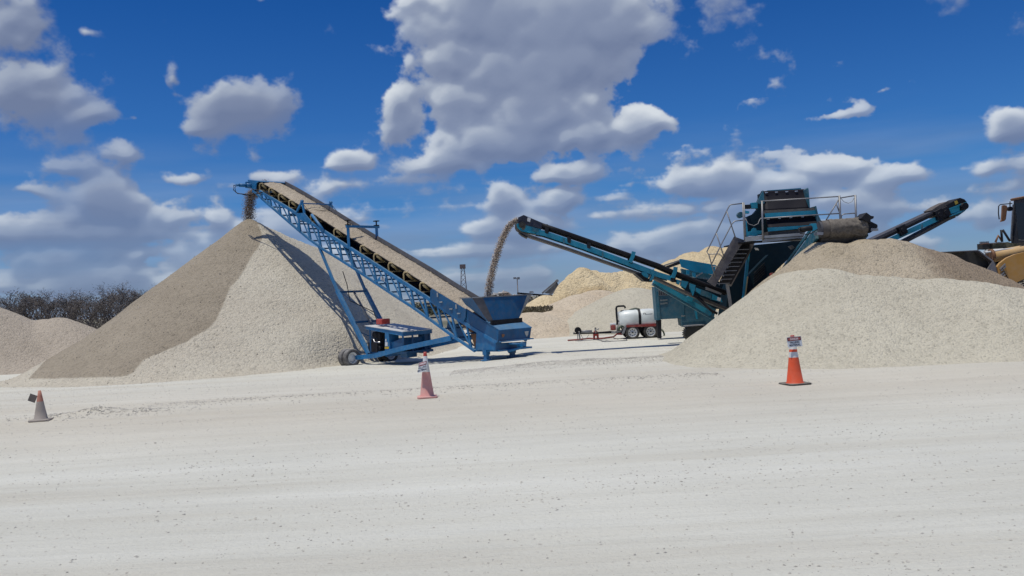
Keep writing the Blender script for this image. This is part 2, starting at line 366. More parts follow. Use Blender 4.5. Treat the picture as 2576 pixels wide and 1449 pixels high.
# value noise on numpy grids
_perm = rng.random((256, 256))
def vnoise(x, y):
    xi = np.floor(x).astype(int); yi = np.floor(y).astype(int); fx = x-xi; fy = y-yi
    fx = fx*fx*(3-2*fx); fy = fy*fy*(3-2*fy)
    g = lambda a, b_: _perm[a % 256, b_ % 256]
    return (g(xi, yi)*(1-fx)+g(xi+1, yi)*fx)*(1-fy)+(g(xi, yi+1)*(1-fx)+g(xi+1, yi+1)*fx)*fy
def fbm(x, y, o=4):
    s = 0; a = 0.5
    for i in range(o): s = s+a*vnoise(x*2**i+17*i, y*2**i+5*i); a *= 0.5
    return s*2-1+0.06
def nsm(a, b_, x):
    t = np.clip((x-a)/(b_-a), 0, 1); return t*t*(3-2*t)
def gzn(x, y):
    z = -0.35*nsm(22, 35, y)*(1-nsm(-5, 1, x))
    amp = nsm(9, 16, y)*(1-nsm(60, 90, y))
    z = z+0.05*fbm(x*0.12, y*0.9, 4)*amp+0.012*fbm(x*0.5, y*4, 3)
    # low windrows of loose stone beside the haul road
    z = z+0.10*np.exp(-((y-(27.6+0.10*x))/0.55)**2)*nsm(-3, 1.5, x)*(1-nsm(5.5, 8, x))*(0.7+0.6*fbm(x*0.9, y*0.9, 3))
    z = z+0.14*np.exp(-((y-20.4)/0.35)**2-((x+9.6)/1.0)**2)*(0.8+0.8*fbm(x*3, y*3, 3))
    z = z+0.07*np.exp(-((y-(21.6+0.03*x))/0.3)**2)*nsm(-9, -4, x)*(1-nsm(3, 7, x))
    return z

# ------------------------------------------------------------------ ground sheets
def ground_z(x, y):
    return gzn(x, y)
o = ngrid_obj('ground', -40, 40, 4.0, 72, 0.16, ground_z, GROUND); o['kind'] = 'structure'
far = MB()
zl = -0.45
far.add([(-3000, 3500, zl), (3000, 3500, zl), (3000, 71.5, zl), (-3000, 71.5, zl)], [(0, 1, 2, 3)])
far.add([(-3000, 71.5, zl), (-39.6, 71.5, zl), (-39.6, -60, zl), (-3000, -60, zl)], [(0, 1, 2, 3)])
far.add([(39.6, 71.5, zl), (3000, 71.5, zl), (3000, -60, zl), (39.6, -60, zl)], [(0, 1, 2, 3)])
nr = MB().add([(-39.6, 4.2, -0.05), (39.6, 4.2, -0.05), (39.6, -60, -0.05), (-39.6, -60, -0.05)], [(0, 1, 2, 3)]).build('near_ground', GROUND); nr['kind'] = 'structure'
FARG, nt, b = new_mat('dull_far_scrubland'); b.inputs['Roughness'].default_value = 0.95
fn = N(nt, 'ShaderNodeTexNoise', Scale=0.03, Detail=6.0); geo = N(nt, 'ShaderNodeNewGeometry'); L(nt, geo.outputs['Position'], fn.inputs['Vector'])
L(nt, ramp(nt, fn.outputs[0], [(0.35, (0.10, 0.11, 0.06)), (0.5, (0.22, 0.20, 0.14)), (0.7, (0.45, 0.42, 0.35))]).outputs[0], b.inputs['Base Color'])
o = far.build('far_ground', FARG); o['kind'] = 'structure'

# ------------------------------------------------------------------ stockpiles
def pile(name, label, pts, mat, step=0.16, rough=0.05, slope=0.69, attr=None, foot=0.5, lump=0.0, rnd=0.35, rill=0.06, clear=()):
    """pts: (x, y, top z[, slope]); union of repose cones, rounded top, run-out foot"""
    xs = [p[0] for p in pts]; ys = [p[1] for p in pts]
    ext = max((p[2]+0.6)/(p[3] if len(p) > 3 else slope) for p in pts)+1.5
    def z(X, Y):
        H = np.full(X.shape, -5.0)
        for i, p in enumerate(pts):
            sl = p[3] if len(p) > 3 else slope
            dx = X-p[0]; dy = Y-p[1]; r = np.sqrt(dx*dx+dy*dy)
            an = np.arctan2(dy, dx)
            k9 = 0 if len(pts) > 12 else i
            r2 = r*(1+rill*fbm(an*3+k9*9, r*0.05+k9, 3)) if len(pts) <= 12 else r*(1+0.5*rill*fbm(X*0.5, Y*0.5, 3))
            h = p[2]+rnd*sl-sl*np.sqrt(r2*r2+rnd*rnd)
            H = np.maximum(H, h)
        g = gzn(X, Y)
        for (qx, qy, qr) in clear: H = H-0.7*(1-nsm(qr*0.4, qr*2.4, np.hypot(X-qx, Y-qy)))
        H = H+rough*fbm(X*1.3, Y*1.3, 4)*nsm(-0.2, 0.8, H-g)
        if lump: H = H+lump*fbm(X*0.45+3, Y*0.45, 4)*nsm(0, 1.5, H-g)+lump*0.35*fbm(X*1.6, Y*1.6, 3)*nsm(0, 1, H-g)
        t = H-g
        kf = foot*0.45; t = kf*np.logaddexp(0, t/kf)
        return g+t-0.04
    o = ngrid_obj(name, min(xs)-ext, max(xs)+ext, min(ys)-ext, max(ys)+ext, step, z, mat, attr, lambda X, Y, Z: Z > gzn(X, Y)-0.01)
    tag(o, label, 'gravel pile')
    return o
def dense(L_, n=5):
    out = []
    for a, b_ in zip(L_[:-1], L_[1:]): out += [a.lerp(b_, i/n) for i in range(n)]
    return out+[L_[-1]]
A1 = P(627, 549, 45.1); A2 = P(715, 590, 47.5); A3 = P(800, 624, 50.0); A4 = P(850, 652, 50.0)
def damp_main(X, Y, Z):
    dx = X-A1.x; dy = Y-A1.y; r = np.sqrt(dx*dx+dy*dy)
    an = np.degrees(np.arctan2(dx, -dy))           # 0 = towards the road, negative = left
    right = np.interp(r, [0, 1, 2, 3, 5, 7, 8.5, 10], [60, 45, 30, 16, 5, 3, -2, -9])
    left = -100+64*nsm(4.5, 11.5, r)
    k = np.minimum((right-an), (an-left))*np.maximum(r, 0.6)*0.05
    k = np.where(r < 0.6, 1, k)
    low = nsm(0.12, 0.4, Z-gzn(X, Y))
    return np.clip(0.5+k, 0, 1)*low
pile('gravel_pile', 'tallest cone of gravel, dark tan on its left face, under the long blue stacker',
     [tuple(q)+(0.738,) for q in dense([A1, A2, A3, A4], 5)]+[(-15.1, 41.2, 3.75, 0.57)], GR_MAIN, 0.14, attr=damp_main, foot=0.4, rnd=0.2, clear=[(-7.0, 36.4, 1.2), (-6.0, 37.4, 1.2), (-4.6, 38.2, 1.4)])
B1 = P(-70, 755, 50); B2 = P(145, 797, 51); B3 = P(110, 800, 51.5)
pile('gravel_pile', 'low beige gravel pile with two rounded humps in front of the bare trees', [tuple(B1), tuple(B2), tuple(B3)], GR_LEFT, 0.2, slope=0.58, foot=0.5, rnd=0.8)
C_ = dense([P(1975, 682, 28.2), P(2010, 675, 27.2), P(2060, 672, 26.5), P(2092, 674, 26.3), P(2140, 688, 26), P(2320, 697, 25.5), P(2440, 702, 25), P(2576, 724, 24.8), P(2720, 748, 24.5)])
pile('gravel_pile', 'broad pale grey gravel pile behind the bright orange cone', [tuple(q)+(0.70 if q.x < 9.2 else 0.61,) for q in C_], GR_LIGHT, 0.09, slope=0.60, foot=0.3, rnd=0.35, rough=0.07)
D_ = dense([P(2062, 606, 29.3), P(2085, 603, 29.1), P(2128, 610, 29), P(2159, 602, 29), P(2235, 595, 29), P(2271, 603, 29), P(2319, 620, 29.2), P(2358, 630, 29.3), P(2418, 653, 29.4), P(2478, 674, 29.5), P(2535, 706, 29.5)], 4)
def damp_tan(X, Y, Z): return np.clip(nsm(11.2, 14.5, X)*0.85+0.1*fbm(X, Y, 3), 0, 1)
pile('gravel_pile', 'tan gravel pile under the mud caked drum of the green screener', [tuple(q) for q in D_], GR_TAN, 0.09, slope=0.76, foot=0.3, rnd=0.3, rough=0.09, attr=damp_tan)
def damp_y(X, Y, Z): return np.clip(0.5+0.9*fbm(X*0.6+4, Y*0.6+Z*1.2, 4)-0.22, 0, 1)
E_ = [tuple(P(1424, 693, 58))+(1.9,), tuple(P(1440, 682, 58.5))+(1.5,), tuple(P(1461, 667, 59))+(1.2,)]+[tuple(q)+(1.35 if q.x < 7.4 else 0.95,) for q in dense([P(1485, 677, 60), P(1533, 680, 60), P(1572, 676, 60.5), P(1614, 692, 60)], 3)]+[tuple(P(1462, 745, 56))+(0.9,)]
pile('marl_pile', 'lumpy yellow marl heap with a broken crest behind the white tank trailer', E_, GR_YEL, 0.2, foot=0.4, rnd=0.5, lump=0.55, rough=0.12, attr=damp_y)
E2 = [P(1700, 652, 63), P(1740, 630, 64), P(1790, 620, 65), P(1830, 620, 65), P(1880, 625, 65)]
pile('marl_pile', 'rounded yellow marl heap seen between the railing and the green machine', [tuple(q)+(0.8,) for q in E2], GR_YEL, 0.25, foot=0.4, rnd=1.2, lump=0.4, attr=damp_y)
pile('gravel_pile', 'pale gravel cone just behind the white tank trailer', [tuple(P(1592, 722, 50)), tuple(P(1640, 727, 50.5))], GR_LIGHT, 0.16, slope=0.49, foot=0.3, rnd=1.0)
pile('gravel_pile', 'pinkish gravel slope between the blue hopper and the pale cone', [tuple(P(1330, 783, 49))+(0.5,), tuple(P(1400, 778, 50.5))+(0.5,), tuple(P(1460, 738, 54))+(0.55,), tuple(P(1500, 728, 55))+(0.55,)], GR_TAN2, 0.18, foot=0.3, rnd=1.2)
pile('sand_pile', 'small pale mound far off between the hopper rim and the marl heap', [tuple(P(1372, 741, 70))+(0.7,), tuple(P(1350, 757, 69))+(0.7,)], GR_YEL, 0.3, foot=0.3, rnd=0.9)

# loose stones: the road's scatter is past counting
def stones(name, X, Y, S, mat, label, zoff=0.15, Z=None, sq=0.6):
    n = len(X); base = np.array([(1, 0, 0), (-1, 0, 0), (0, 1, 0), (0, -1, 0), (0, 0, 1), (0, 0, -1)], float)
    tri = np.array([(0, 2, 4), (2, 1, 4), (1, 3, 4), (3, 0, 4), (2, 0, 5), (1, 2, 5), (3, 1, 5), (0, 3, 5)])
    V = base[None]*(0.55+0.6*rng.random((n, 6, 1)))+0.18*(rng.random((n, 6, 3))-0.5)
    an = rng.random(n)*6.283; c = np.cos(an)[:, None]; s_ = np.sin(an)[:, None]
    x = V[..., 0]*c-V[..., 1]*s_; y = V[..., 0]*s_+V[..., 1]*c; z = V[..., 2]*sq*0.8
    if Z is None: Z = gzn(X, Y)
    V = np.stack([x*S[:, None]+X[:, None], y*S[:, None]+Y[:, None], z*S[:, None]+(Z+S*zoff)[:, None]], -1).reshape(-1, 3)
    F = (tri[None]+(np.arange(n)*6)[:, None, None]).reshape(-1, 3)
    org = V.mean(0); me = bpy.data.meshes.new(name); me.from_pydata((V-org).tolist(), [], F.tolist())
    a = me.attributes.new('tone', 'FLOAT', 'POINT'); a.data.foreach_set('value', np.repeat(rng.random(n), 6).astype(np.float32))
    me.materials.append(mat)
    o = bpy.data.objects.new(name, me); COL.objects.link(o); o.location = org; tag(o, label, 'stones', kind='stuff')
    return o
n = 38000
YY = 5.5+34*rng.random(n)**1.5; XX = (rng.random(n)*2-1)*(YY*0.66+1.5)
dens = 0.30+0.9*np.clip(fbm(XX*0.25, YY*0.8, 4)+0.15, 0, 1); k = rng.random(n) < dens
XX = XX[k]; YY = YY[k]; SS = 0.005+0.013*rng.random(len(XX))**3+0.0003*YY
stones('loose_stones', XX, YY, SS, STONE, 'small pale stones scattered over the haul road', 0.1)
n = 9000
t = rng.random(n); XX = -2+9*t; YY = 27.6+0.10*XX+rng.normal(0, 0.55, n); 
XX = np.concatenate([XX, -9.6+rng.normal(0, 0.9, 1500), -9+14*rng.random(2500)]); YY = np.concatenate([YY, 20.4+rng.normal(0, 0.35, 1500), 21.7+rng.normal(0, 0.35, 2500)])
stones('windrow_stones', XX, YY, 0.012+0.022*rng.random(len(XX))**2, STONE, 'coarse stones left in low ridges along the edge of the haul road', 0.1)
# stones on the gravel slopes, so that their surface and outline are broken by real stones
def on_pile(n, pts, sl, rnd, mat, label, smin, smax, rmax):
    X = []; Y = []; Z = []
    for p in pts:
        r = np.sqrt(rng.random(n))*rmax; a = rng.random(n)*6.283
        X.append(p[0]+r*np.cos(a)); Y.append(p[1]+r*np.sin(a))
    X = np.concatenate(X); Y = np.concatenate(Y)
    return X, Y
dg = bpy.context.evaluated_depsgraph_get(); bpy.context.view_layer.update()
from mathutils.bvhtree import BVHTree
def scatter_on(o, n, mat, label, smin, smax, ymax=1e9, name='slope_stones'):
    me = o.data; nv = len(me.vertices); co = np.empty(nv*3, np.float32); me.vertices.foreach_get('co', co); co = co.reshape(-1, 3)+np.array(o.location)
    i = rng.integers(0, nv, n); q = co[i]; q = q[q[:, 1] < ymax]
    q = q+(rng.random(q.shape)-0.5)*np.array([0.14, 0.14, 0.0])
    return stones(name, q[:, 0], q[:, 1], smin+(smax-smin)*rng.random(len(q))**2, mat, label, 0.2, q[:, 2], 0.75)
pl = [x for x in bpy.data.objects if x.name.startswith('gravel_pile')]
scatter_on(pl[0], 3000, gravel('slope_stone', [(0.36, 0.31, 0.25), (0.50, 0.46, 0.38)], stone=0.5), 'coarse stones lying on the tall cone of gravel', 0.02, 0.04, 46)
scatter_on(pl[2], 2500, gravel('pale_slope_stone', [(0.46, 0.45, 0.39), (0.58, 0.565, 0.49)], stone=0.5), 'pale stones lying on the broad gravel pile at the right', 0.008, 0.018, 28)
scatter_on(pl[3], 3000, gravel('tan_slope_stone', [(0.36, 0.29, 0.22), (0.52, 0.45, 0.36)], stone=0.5), 'tan stones lying on the pile under the drum', 0.01, 0.025, 31)
# ------------------------------------------------------------------ long blue stacker (traced on its own near side plane)
O = G(1228, 907); dS = Vector((-0.7071, 0.7071, 0)); cS = Vector((0.7071, 0.7071, 0)); ZU = Vector((0, 0, 1))
def st(px, t=0.0): return plane(px[0], px[1], O+cS*t, cS)
def sz(px, t=0.0):
    q = st(px, t); return ((q-O).dot(dS), q.z)
def SP(s, t, z): q = O+dS*s+cS*t; return Vector((q.x, q.y, z))
def mk(pts, t=0.0):
    a = sorted(sz(p, t) for p in pts); xs = [i[0] for i in a]; zs = [i[1] for i in a]
    return lambda s: float(np.interp(s, xs, zs)), xs[0], xs[-1]
zt, s0t, s1t = mk([Z1(545, 295), Z1(1050, 600), Z1(1750, 1055), Z2(600, 310), Z2(1150, 665), Z3(800, 760), Z3(1290, 1052)])
zb, s0b, s1b = mk([Z1(455, 285), Z1(560, 385), Z1(1100, 850), Z1(1330, 1040), Z2(340, 320), Z2(740, 590), Z2(1090, 815), Z2(1370, 1030), Z3(710, 980), Z3(970, 1172)])
ze, s0e, s1e = mk([Z1(560, 178), Z1(700, 252), Z1(1080, 482), Z1(1740, 905), Z1(2557, 1402), Z2(1180, 560), Z2(1500, 760), Z3(1000, 660)], 0.1)
TW = 1.5
stk = thing('stacker_conveyor', SP(1.0, 0.75, -0.15), 'long blue lattice stacker carrying gravel up to the tall cone', 'conveyor')
f = MB()
def chord(mb, pts, w, h):
    for a, b in zip(pts[:-1], pts[1:]): mb.beam(a, b, w, h)
ss = list(np.linspace(s0t, s1t, 14))
for t in (0.0, TW):
    f = MB(); chord(f, [SP(s, t, zt(s)) for s in ss], 0.09, 0.13); f.build('top_chord', BLUE, stk)
f = MB(); sb = list(np.linspace(s0b, s1b, 14))
for t in (0.0, TW):
    f = MB(); chord(f, [SP(s, t, zb(s)) for s in sb], 0.08, 0.1); f.build('bottom_chord', BLUE, stk)
ff = {0.0: MB(), TW: MB()}; dk = MB()
nodes = [s0b+0.35]
while nodes[-1] < s1b-0.6: nodes.append(nodes[-1]+0.80)
for s in nodes:
    h = zt(s)-zb(s)
    for t in (0.0, TW):
        f = ff[t]
        f.beam(SP(s+0.05*h, t, zt(s+0.05*h)), SP(s-0.22*h, t, zb(s-0.22*h)), 0.055, 0.075)
        if s+0.45 < s1b: f.beam(SP(s-0.22*h, t, zb(s-0.22*h)), SP(s+0.58, t, zt(s+0.58)), 0.045, 0.045)
    dk.beam(SP(s-0.22*h, 0.03, zb(s-0.22*h)), SP(s-0.22*h, TW-0.03, zb(s-0.22*h)), 0.05, 0.06)
    if h > 0.6: dk.tube(SP(s+0.2, 0.1, zb(s+0.2)+0.45*h), SP(s+0.2, TW-0.1, zb(s+0.2)+0.45*h), 0.035, 8)
for f in ff.values(): f.build('lattice', BLUE, stk)
dk.build('cross_member', BLUED, stk)
# belt: troughed carrying run, round the head pulley, plain return run
def trough(s, z):
    return [SP(s, 0.10, z), SP(s, 0.12, z-0.025), SP(s, 0.43, z-0.24), SP(s, 1.07, z-0.24), SP(s, 1.38, z-0.025), SP(s, 1.41, z+0.01)]
sb_ = np.linspace(0.2, s1e, 40)
b_ = MB(); rings = [trough(s, ze(s)) for s in sb_]
low = [[q+Vector((0, 0, -0.025)) for q in r] for r in rings]
b_.loft([a+list(reversed(l_)) for a, l_ in zip(rings, low)], closed=True, caps=True, smooth=False)
b_.build('belt', BELT, stk)
b_ = MB(); b_.loft([[SP(s, 0.2, zt(s)-0.02), SP(s, 1.3, zt(s)-0.02), SP(s, 1.3, zt(s)-0.05), SP(s, 0.2, zt(s)-0.05)] for s in np.linspace(1.5, s1e, 20)], caps=True, smooth=False)
b_.build('return_belt', BELT, stk)
wng = MB()   # the far wing of the belt, dusted grey by the stone
rr = []
for s in sb_:
    z = ze(s); rr.append([SP(s, 1.385, z-0.02), SP(s, 1.43, z+0.13), SP(s, 1.47, z+0.13), SP(s, 1.425, z-0.03)])
wng.loft(rr, caps=True, smooth=False); wng.build('belt_wing', BELTG, stk)
# gravel riding on the belt
cols_ = 15; rings = []
for i, s in enumerate(np.linspace(0.9, s1e+0.05, 260)):
    z = ze(s); r = []
    for j in range(cols_):
        k = j/(cols_-1); t = 0.15+1.2*k
        lift = 0.11*math.sin(math.pi*k)
        nz = 0.035*noise.noise(Vector((s*5, t*5, 1)))+0.02*noise.noise(Vector((s*17, t*17, 3)))
        r.append(SP(s, t, z-0.035+lift+nz*(0.3+math.sin(math.pi*k))))
    r += [SP(s, 1.07, z-0.2), SP(s, 0.43, z-0.2)]
    rings.append(r)
g_ = MB().loft(rings, caps=True, smooth=True)
tag(g_.build('belt_load', LOAD), 'ribbon of tan gravel riding up the long blue stacker', 'gravel', kind='stuff')
# idlers
idp = [sz(Z1(x, y))[0] for x, y in ((545, 240), (675, 310), (805, 390), (1560, 880), (1920, 1100))]+[sz(Z2(x, y))[0] for x, y in ((610, 270), (757, 360), (910, 460), (1075, 570))]
gap = list(np.linspace(idp[2], idp[3], 6))[1:-1:2]
for n_i, s in enumerate(idp+gap+[idp[-1]-0.95]):
    i_ = MB(); z0 = zt(s)+0.04; z1 = ze(s)
    for t, sg in ((0.05, 1), (1.45, -1)):
        if sg > 0: i_.path([SP(s+0.10, t, z0), SP(s+0.10, t, z1-0.10), SP(s+0.06, t+0.01*sg, z1-0.03), SP(s-0.03, t+0.05*sg, z1-0.02), SP(s-0.08, t+0.1*sg, z1-0.08), SP(s-0.1, t+0.28*sg, z1-0.3)], 0.036, 6)
        i_.beam(SP(s-0.08, t, z0), SP(s+0.14, t+0.25*sg, z0+0.005), 0.10, 0.02)
        i_.tube(SP(s-0.02, t+0.08*sg, z1-0.085), SP(s-0.02, t+0.36*sg, z1-0.30), 0.07, 10)
    i_.tube(SP(s-0.02, 0.45, z1-0.33), SP(s-0.02, 1.05, z1-0.33), 0.055, 10)
    i_.beam(SP(s+0.02, 0.02, z0+0.03), SP(s+0.02, TW-0.02, z0+0.03), 0.06, 0.05)
    i_.build('idler', TAN, stk)
# head: hood plates, pulley, drive
sh = sz(Z1(470, 230))[0]
for t in (-0.05, TW+0.0):
    h_ = MB().prism([SP(*((lambda a: (a[0], t, a[1]))(sz(Z1(x, y))))) for x, y in ((395, 140), (545, 160), (508, 190), (502, 275), (470, 270), (430, 250), (430, 190), (395, 160))], cS*0.05)
    h_.build('head_plate', BLUE, stk)
hp = sz(Z1(455, 215)); h_ = MB().tube(SP(hp[0], 0.0, hp[1]), SP(hp[0], TW, hp[1]), 0.2, 20); h_.build('head_pulley', BELT, stk)
h_ = MB().prism([SP(*((lambda a: (a[0], 0.0, a[1]))(sz(Z1(x, y))))) for x, y in ((395, 142), (548, 162), (546, 172), (395, 152))], cS*1.5); h_.build('head_hood', BLUE, stk)
mq = sz(Z1(430, 222)); m_ = MB().tube(SP(mq[0], -0.02, mq[1]), SP(mq[0], -0.28, mq[1]+0.0), 0.13, 14)
m_.tube(SP(mq[0], -0.28, mq[1]), SP(mq[0]+0.02, -0.62, mq[1]+0.0), 0.085, 12); m_.tube(SP(mq[0]+0.02, -0.62, mq[1]), SP(mq[0]+0.03, -0.78, mq[1]), 0.06, 10)
m_.box(SP(mq[0], -0.2, mq[1]+0.12), dS*0.06, cS*0.09, ZU*0.06)
dm = m_.build('drive_motor', BLUE, stk)
ha = SP(mq[0]+0.03, -0.76, mq[1]); hb = st(Z1(600, 288), 0.0)
hs = MB().path([ha, ha+dS*0.28+ZU*0.02, ha+dS*0.34-ZU*0.2, ha-dS*0.05-ZU*0.42, ha*0.45+hb*0.55-ZU*0.33, hb-ZU*0.06, st(Z1(700, 340), 0.0)], 0.022, 6)
hs.path([ha-ZU*0.02, ha+dS*0.2-ZU*0.1, ha+dS*0.1-ZU*0.36, ha*0.6+hb*0.4-ZU*0.42, hb-ZU*0.08], 0.018, 6); hs.build('hydraulic_hose', DARK, stk)
# portals and the folding strut
p1 = MB()
for t, apex, fa, fb in ((0.0, (1125, 432), (1045, 595), (1165, 640)),):
    for tt in (-0.02, TW+0.02):
        A = sz(Z1(*apex)); B_ = sz(Z1(*fa)); C2 = sz(Z1(*fb))
        p1.beam(SP(A[0], tt, A[1]), SP(B_[0], tt, B_[1]), 0.07, 0.09); p1.beam(SP(A[0], tt, A[1]), SP(C2[0], tt, C2[1]), 0.07, 0.09)
        p1.tube(SP(A[0], tt-0.06, A[1]), SP(A[0], tt+0.06, A[1]), 0.06, 10)
p1.beam(SP(A[0], 0, A[1]-0.1), SP(A[0], TW, A[1]-0.1), 0.05, 0.05)
p1.build('fold_portal', BLUE, stk)
w_ = MB(); st_ = MB()
a1 = sz(Z1(1140, 470)); a2 = sz(Z1(1258, 615)); a3 = sz(Z1(1430, 845))
for tt in (-0.02, TW+0.02):
    w_.tube(SP(a1[0], tt, a1[1]), SP(a2[0], tt, a2[1]), 0.012, 6); st_.tube(SP(a2[0], tt, a2[1]), SP(a3[0], tt, a3[1]), 0.065, 10)
w_.tube(SP(a1[0]-0.4, 0.3, ze(a1[0]-0.4)+0.12), SP(a1[0]-0.45, 1.2, ze(a1[0]-0.5)+0.12), 0.012, 6)
w_.build('cable', DARK, stk); st_.build('fold_cylinder', BLUE, stk)
g1 = MB()
for tt in (-0.06, TW+0.02):
    g1.prism([SP(a[0], tt, a[1]) for a in (sz(Z1(x, y)) for x, y in ((1040, 600), (1160, 590), (1255, 700), (1240, 745), (1100, 680), (1110, 850), (1060, 830), (1085, 690)))], cS*0.04)
g1.build('hinge_plate', BLUE, stk)
p2 = MB(); top = sz(Z1(1752, 790)); bot = sz(Z1(1745, 1055))
for tt in (0.0, TW):
    p2.beam(SP(top[0], tt-0.03, bot[1]-0.05), SP(top[0], tt-0.03, top[1]), 0.11, 0.11)
p2.beam(SP(top[0], -0.12, top[1]+0.05), SP(top[0], TW+0.1, top[1]+0.05), 0.10, 0.10)
pp_ = p2.build('guide_portal', BLUE, stk)
sc_ = MB()
for tt in (-0.03, TW-0.03):
    sc_ = MB(); z = top[1]+0.1
    sc_.box(SP(top[0], tt, z+0.02), dS*0.09, cS*0.09, ZU*0.02); sc_.tube(SP(top[0], tt, z), SP(top[0], tt, z+0.2), 0.03, 8); sc_.box(SP(top[0], tt, z+0.21), dS*0.1, cS*0.1, ZU*0.02)
    sc_.build('jack_screw', DARK, stk)
# letters on a gusset of the lattice
k = [st(Z2(x, y), -0.06) for x, y in ((622, 500), (668, 436), (718, 462), (722, 505), (680, 492))]
gs = MB().prism(k, cS*0.02).build('gusset_plate', BLUE, stk)
k = [st(Z2(x, y), -0.075) for x, y in ((672, 443), (711, 458), (709, 492), (716, 500), (671, 478))]
gp = MB().prism(k, cS*0.01); gp_o = gp.build('letter_plate', SIGNW, stk)
text_part('TG', 0.21, INK, stk, st(Z2(691, 472), -0.082), -dS*0.93-ZU*0.30, ZU*0.95-dS*0.25, sx=0.62)
# raking legs, braces
lg = [sz(Z2(48, 140)), sz(Z2(232, 585)), sz(Z2(548, 1222))]
for tt in (0.02, TW-0.02):
    l_ = MB(); l_.beam(SP(lg[0][0], tt, lg[0][1]), SP(lg[1][0], tt, lg[1][1]), 0.09, 0.11); l_.beam(SP(lg[1][0], tt, lg[1][1]), SP(lg[2][0], tt, lg[2][1]), 0.14, 0.16)
    l_.build('raking_leg', BLUE, stk)
br = MB()
for px in ((250, 602), (410, 905)):
    a = sz(Z2(*px)); br.beam(SP(a[0], 0.05, a[1]), SP(a[0], TW-0.05, a[1]), 0.07, 0.09)
a = sz(Z2(250, 602)); a4 = sz(Z2(410, 905))
br.beam(SP(a[0], 0.05, a[1]), SP(a4[0], TW-0.05, a4[1]), 0.03, 0.03); br.beam(SP(a4[0]-0.1, 0.1, a4[1]-0.4), SP(lg[2][0], TW-0.1, lg[2][1]+0.2), 0.04, 0.04); br.beam(SP(a4[0]-0.1, TW-0.1, a4[1]-0.4), SP(lg[2][0], 0.1, lg[2][1]+0.2), 0.04, 0.04)
br.build('leg_brace', BLUED, stk)
r_ = MB().tube(SP(a[0]-0.05, 0.75, a[1]+0.02), SP(a4[0]-0.02, 0.75, a4[1]+0.05), 0.05, 10); r_.tube(SP(a4[0]-0.02, 0.75, a4[1]+0.05), SP(lg[2][0]-0.1, 0.75, lg[2][1]+0.3), 0.075, 10)
r_.build('lift_cylinder', GREY, stk)
h_ = MB().path([SP(a[0]-0.1, 0.2, a[1]+0.9), SP(a[0]-0.3, 0.25, a[1]+0.3), SP(a[0]-0.1, 0.5, a[1]-0.4), SP(a4[0]-0.3, 0.8, a4[1]+0.4), SP(a4[0]-0.3, 1.1, a4[1]-0.3)], 0.02, 6); h_.build('hydraulic_line', DARK, stk)
# radius arms, axle, dual wheels
arm = [sz(Z2(*q)) for q in ((400, 1262), (620, 1240), (890, 1168), (1385, 1062))]
for tt in (0.0, TW):
    m_ = MB()
    for p_, q_ in zip(arm[:-1], arm[1:]): m_.beam(SP(p_[0], tt, p_[1]), SP(q_[0], tt, q_[1]), 0.11, 0.19)
    m_.build('radius_arm', BLUE, stk)
wc1 = st(Z2(386, 1262), -0.22); sW = (wc1-O).dot(dS); zW = wc1.z
RW = 0.39
zg = gz(wc1.x, wc1.y)
ax_ = MB().beam(SP(arm[0][0], -0.30, arm[0][1]), SP(arm[0][0], TW+0.35, arm[0][1]), 0.15, 0.15)
ax_.beam(SP(arm[0][0], -0.24, arm[0][1]), SP(sW+0.3, -0.24, zW), 0.14, 0.14); ax_.beam(SP(arm[0][0], TW+0.28, arm[0][1]), SP(sW+0.3, TW+0.28, zW), 0.14, 0.14)
ax_.build('axle', BLUE, stk)
for tt in (-0.24, TW+0.28):
    for k in (0.02, 0.36):
        wheel(stk, SP(sW+k, tt, zW), -dS, RW, 0.27, 0.235, TYREL if tt < 0 else TYRE, WHITE, 1, holes=False, deep=True)
# power unit under its canopy
pu = MB(); c1 = sz(Z2(525, 942), 0.05); c2 = sz(Z2(900, 1003), 0.05)
cn = MB().prism([SP(c1[0], 0.03, c1[1]), SP(c2[0], 0.03, c2[1]), SP(c2[0], 0.03, c2[1]-0.17), SP(c1[0], 0.03, c1[1]-0.13)], cS*0.04)
cn.prism([SP(c2[0], 0.07, c2[1]), SP(c2[0], 0.07, c2[1]-0.17), SP(c2[0], 1.5, c2[1]-0.14), SP(c2[0], 1.5, c2[1])], dS*0.04)
cn.prism([SP(c1[0], 1.5, c1[1]), SP(c2[0], 1.5, c2[1]), SP(c2[0], 1.5, c2[1]-0.15), SP(c1[0], 1.5, c1[1]-0.13)], cS*0.04)
cn_o = cn.build('canopy_frame', BLUE, stk)
rf = MB().prism([SP(c1[0]+0.03, 0.0, c1[1]), SP(c2[0]-0.03, 0.0, c2[1]), SP(c2[0]-0.03, 1.56, c2[1]), SP(c1[0]+0.03, 1.56, c1[1])], ZU*0.025)
rf.build('canopy_roof', WHITE, stk)
zd = sz(Z2(640, 1200), 0.1)[1]
po = MB()
for s_, t_ in ((c1[0]-0.25, 0.06), (c2[0]+0.06, 0.06), (c2[0]+0.06, 1.45), (c1[0]-0.25, 1.45), (c2[0]+0.06, 0.55)):
    zz = np.interp(s_, [c2[0], c1[0]], [c2[1], c1[1]])-0.1
    MB().beam(SP(s_, t_, zd), SP(s_, t_, zz), 0.07, 0.07).build('canopy_post', BLUED, stk)
dkk = MB().box(SP((c1[0]+c2[0])/2-0.1, 0.78, zd-0.03), dS*0.5*(c1[0]-c2[0]), cS*0.7, ZU*0.05)
dkk.box(SP(c2[0]+0.3, 0.5, zd-0.16), dS*0.22, cS*0.25, ZU*0.08); dkk.build('deck', BLUED, stk)
def Q2(px, t): return st(Z2(*px), t)
pn = MB().prism([Q2(q, 0.02) for q in ((715, 1000), (750, 1003), (768, 1185), (715, 1192))], cS*0.5); pn.build('control_panel', BLUE, stk)
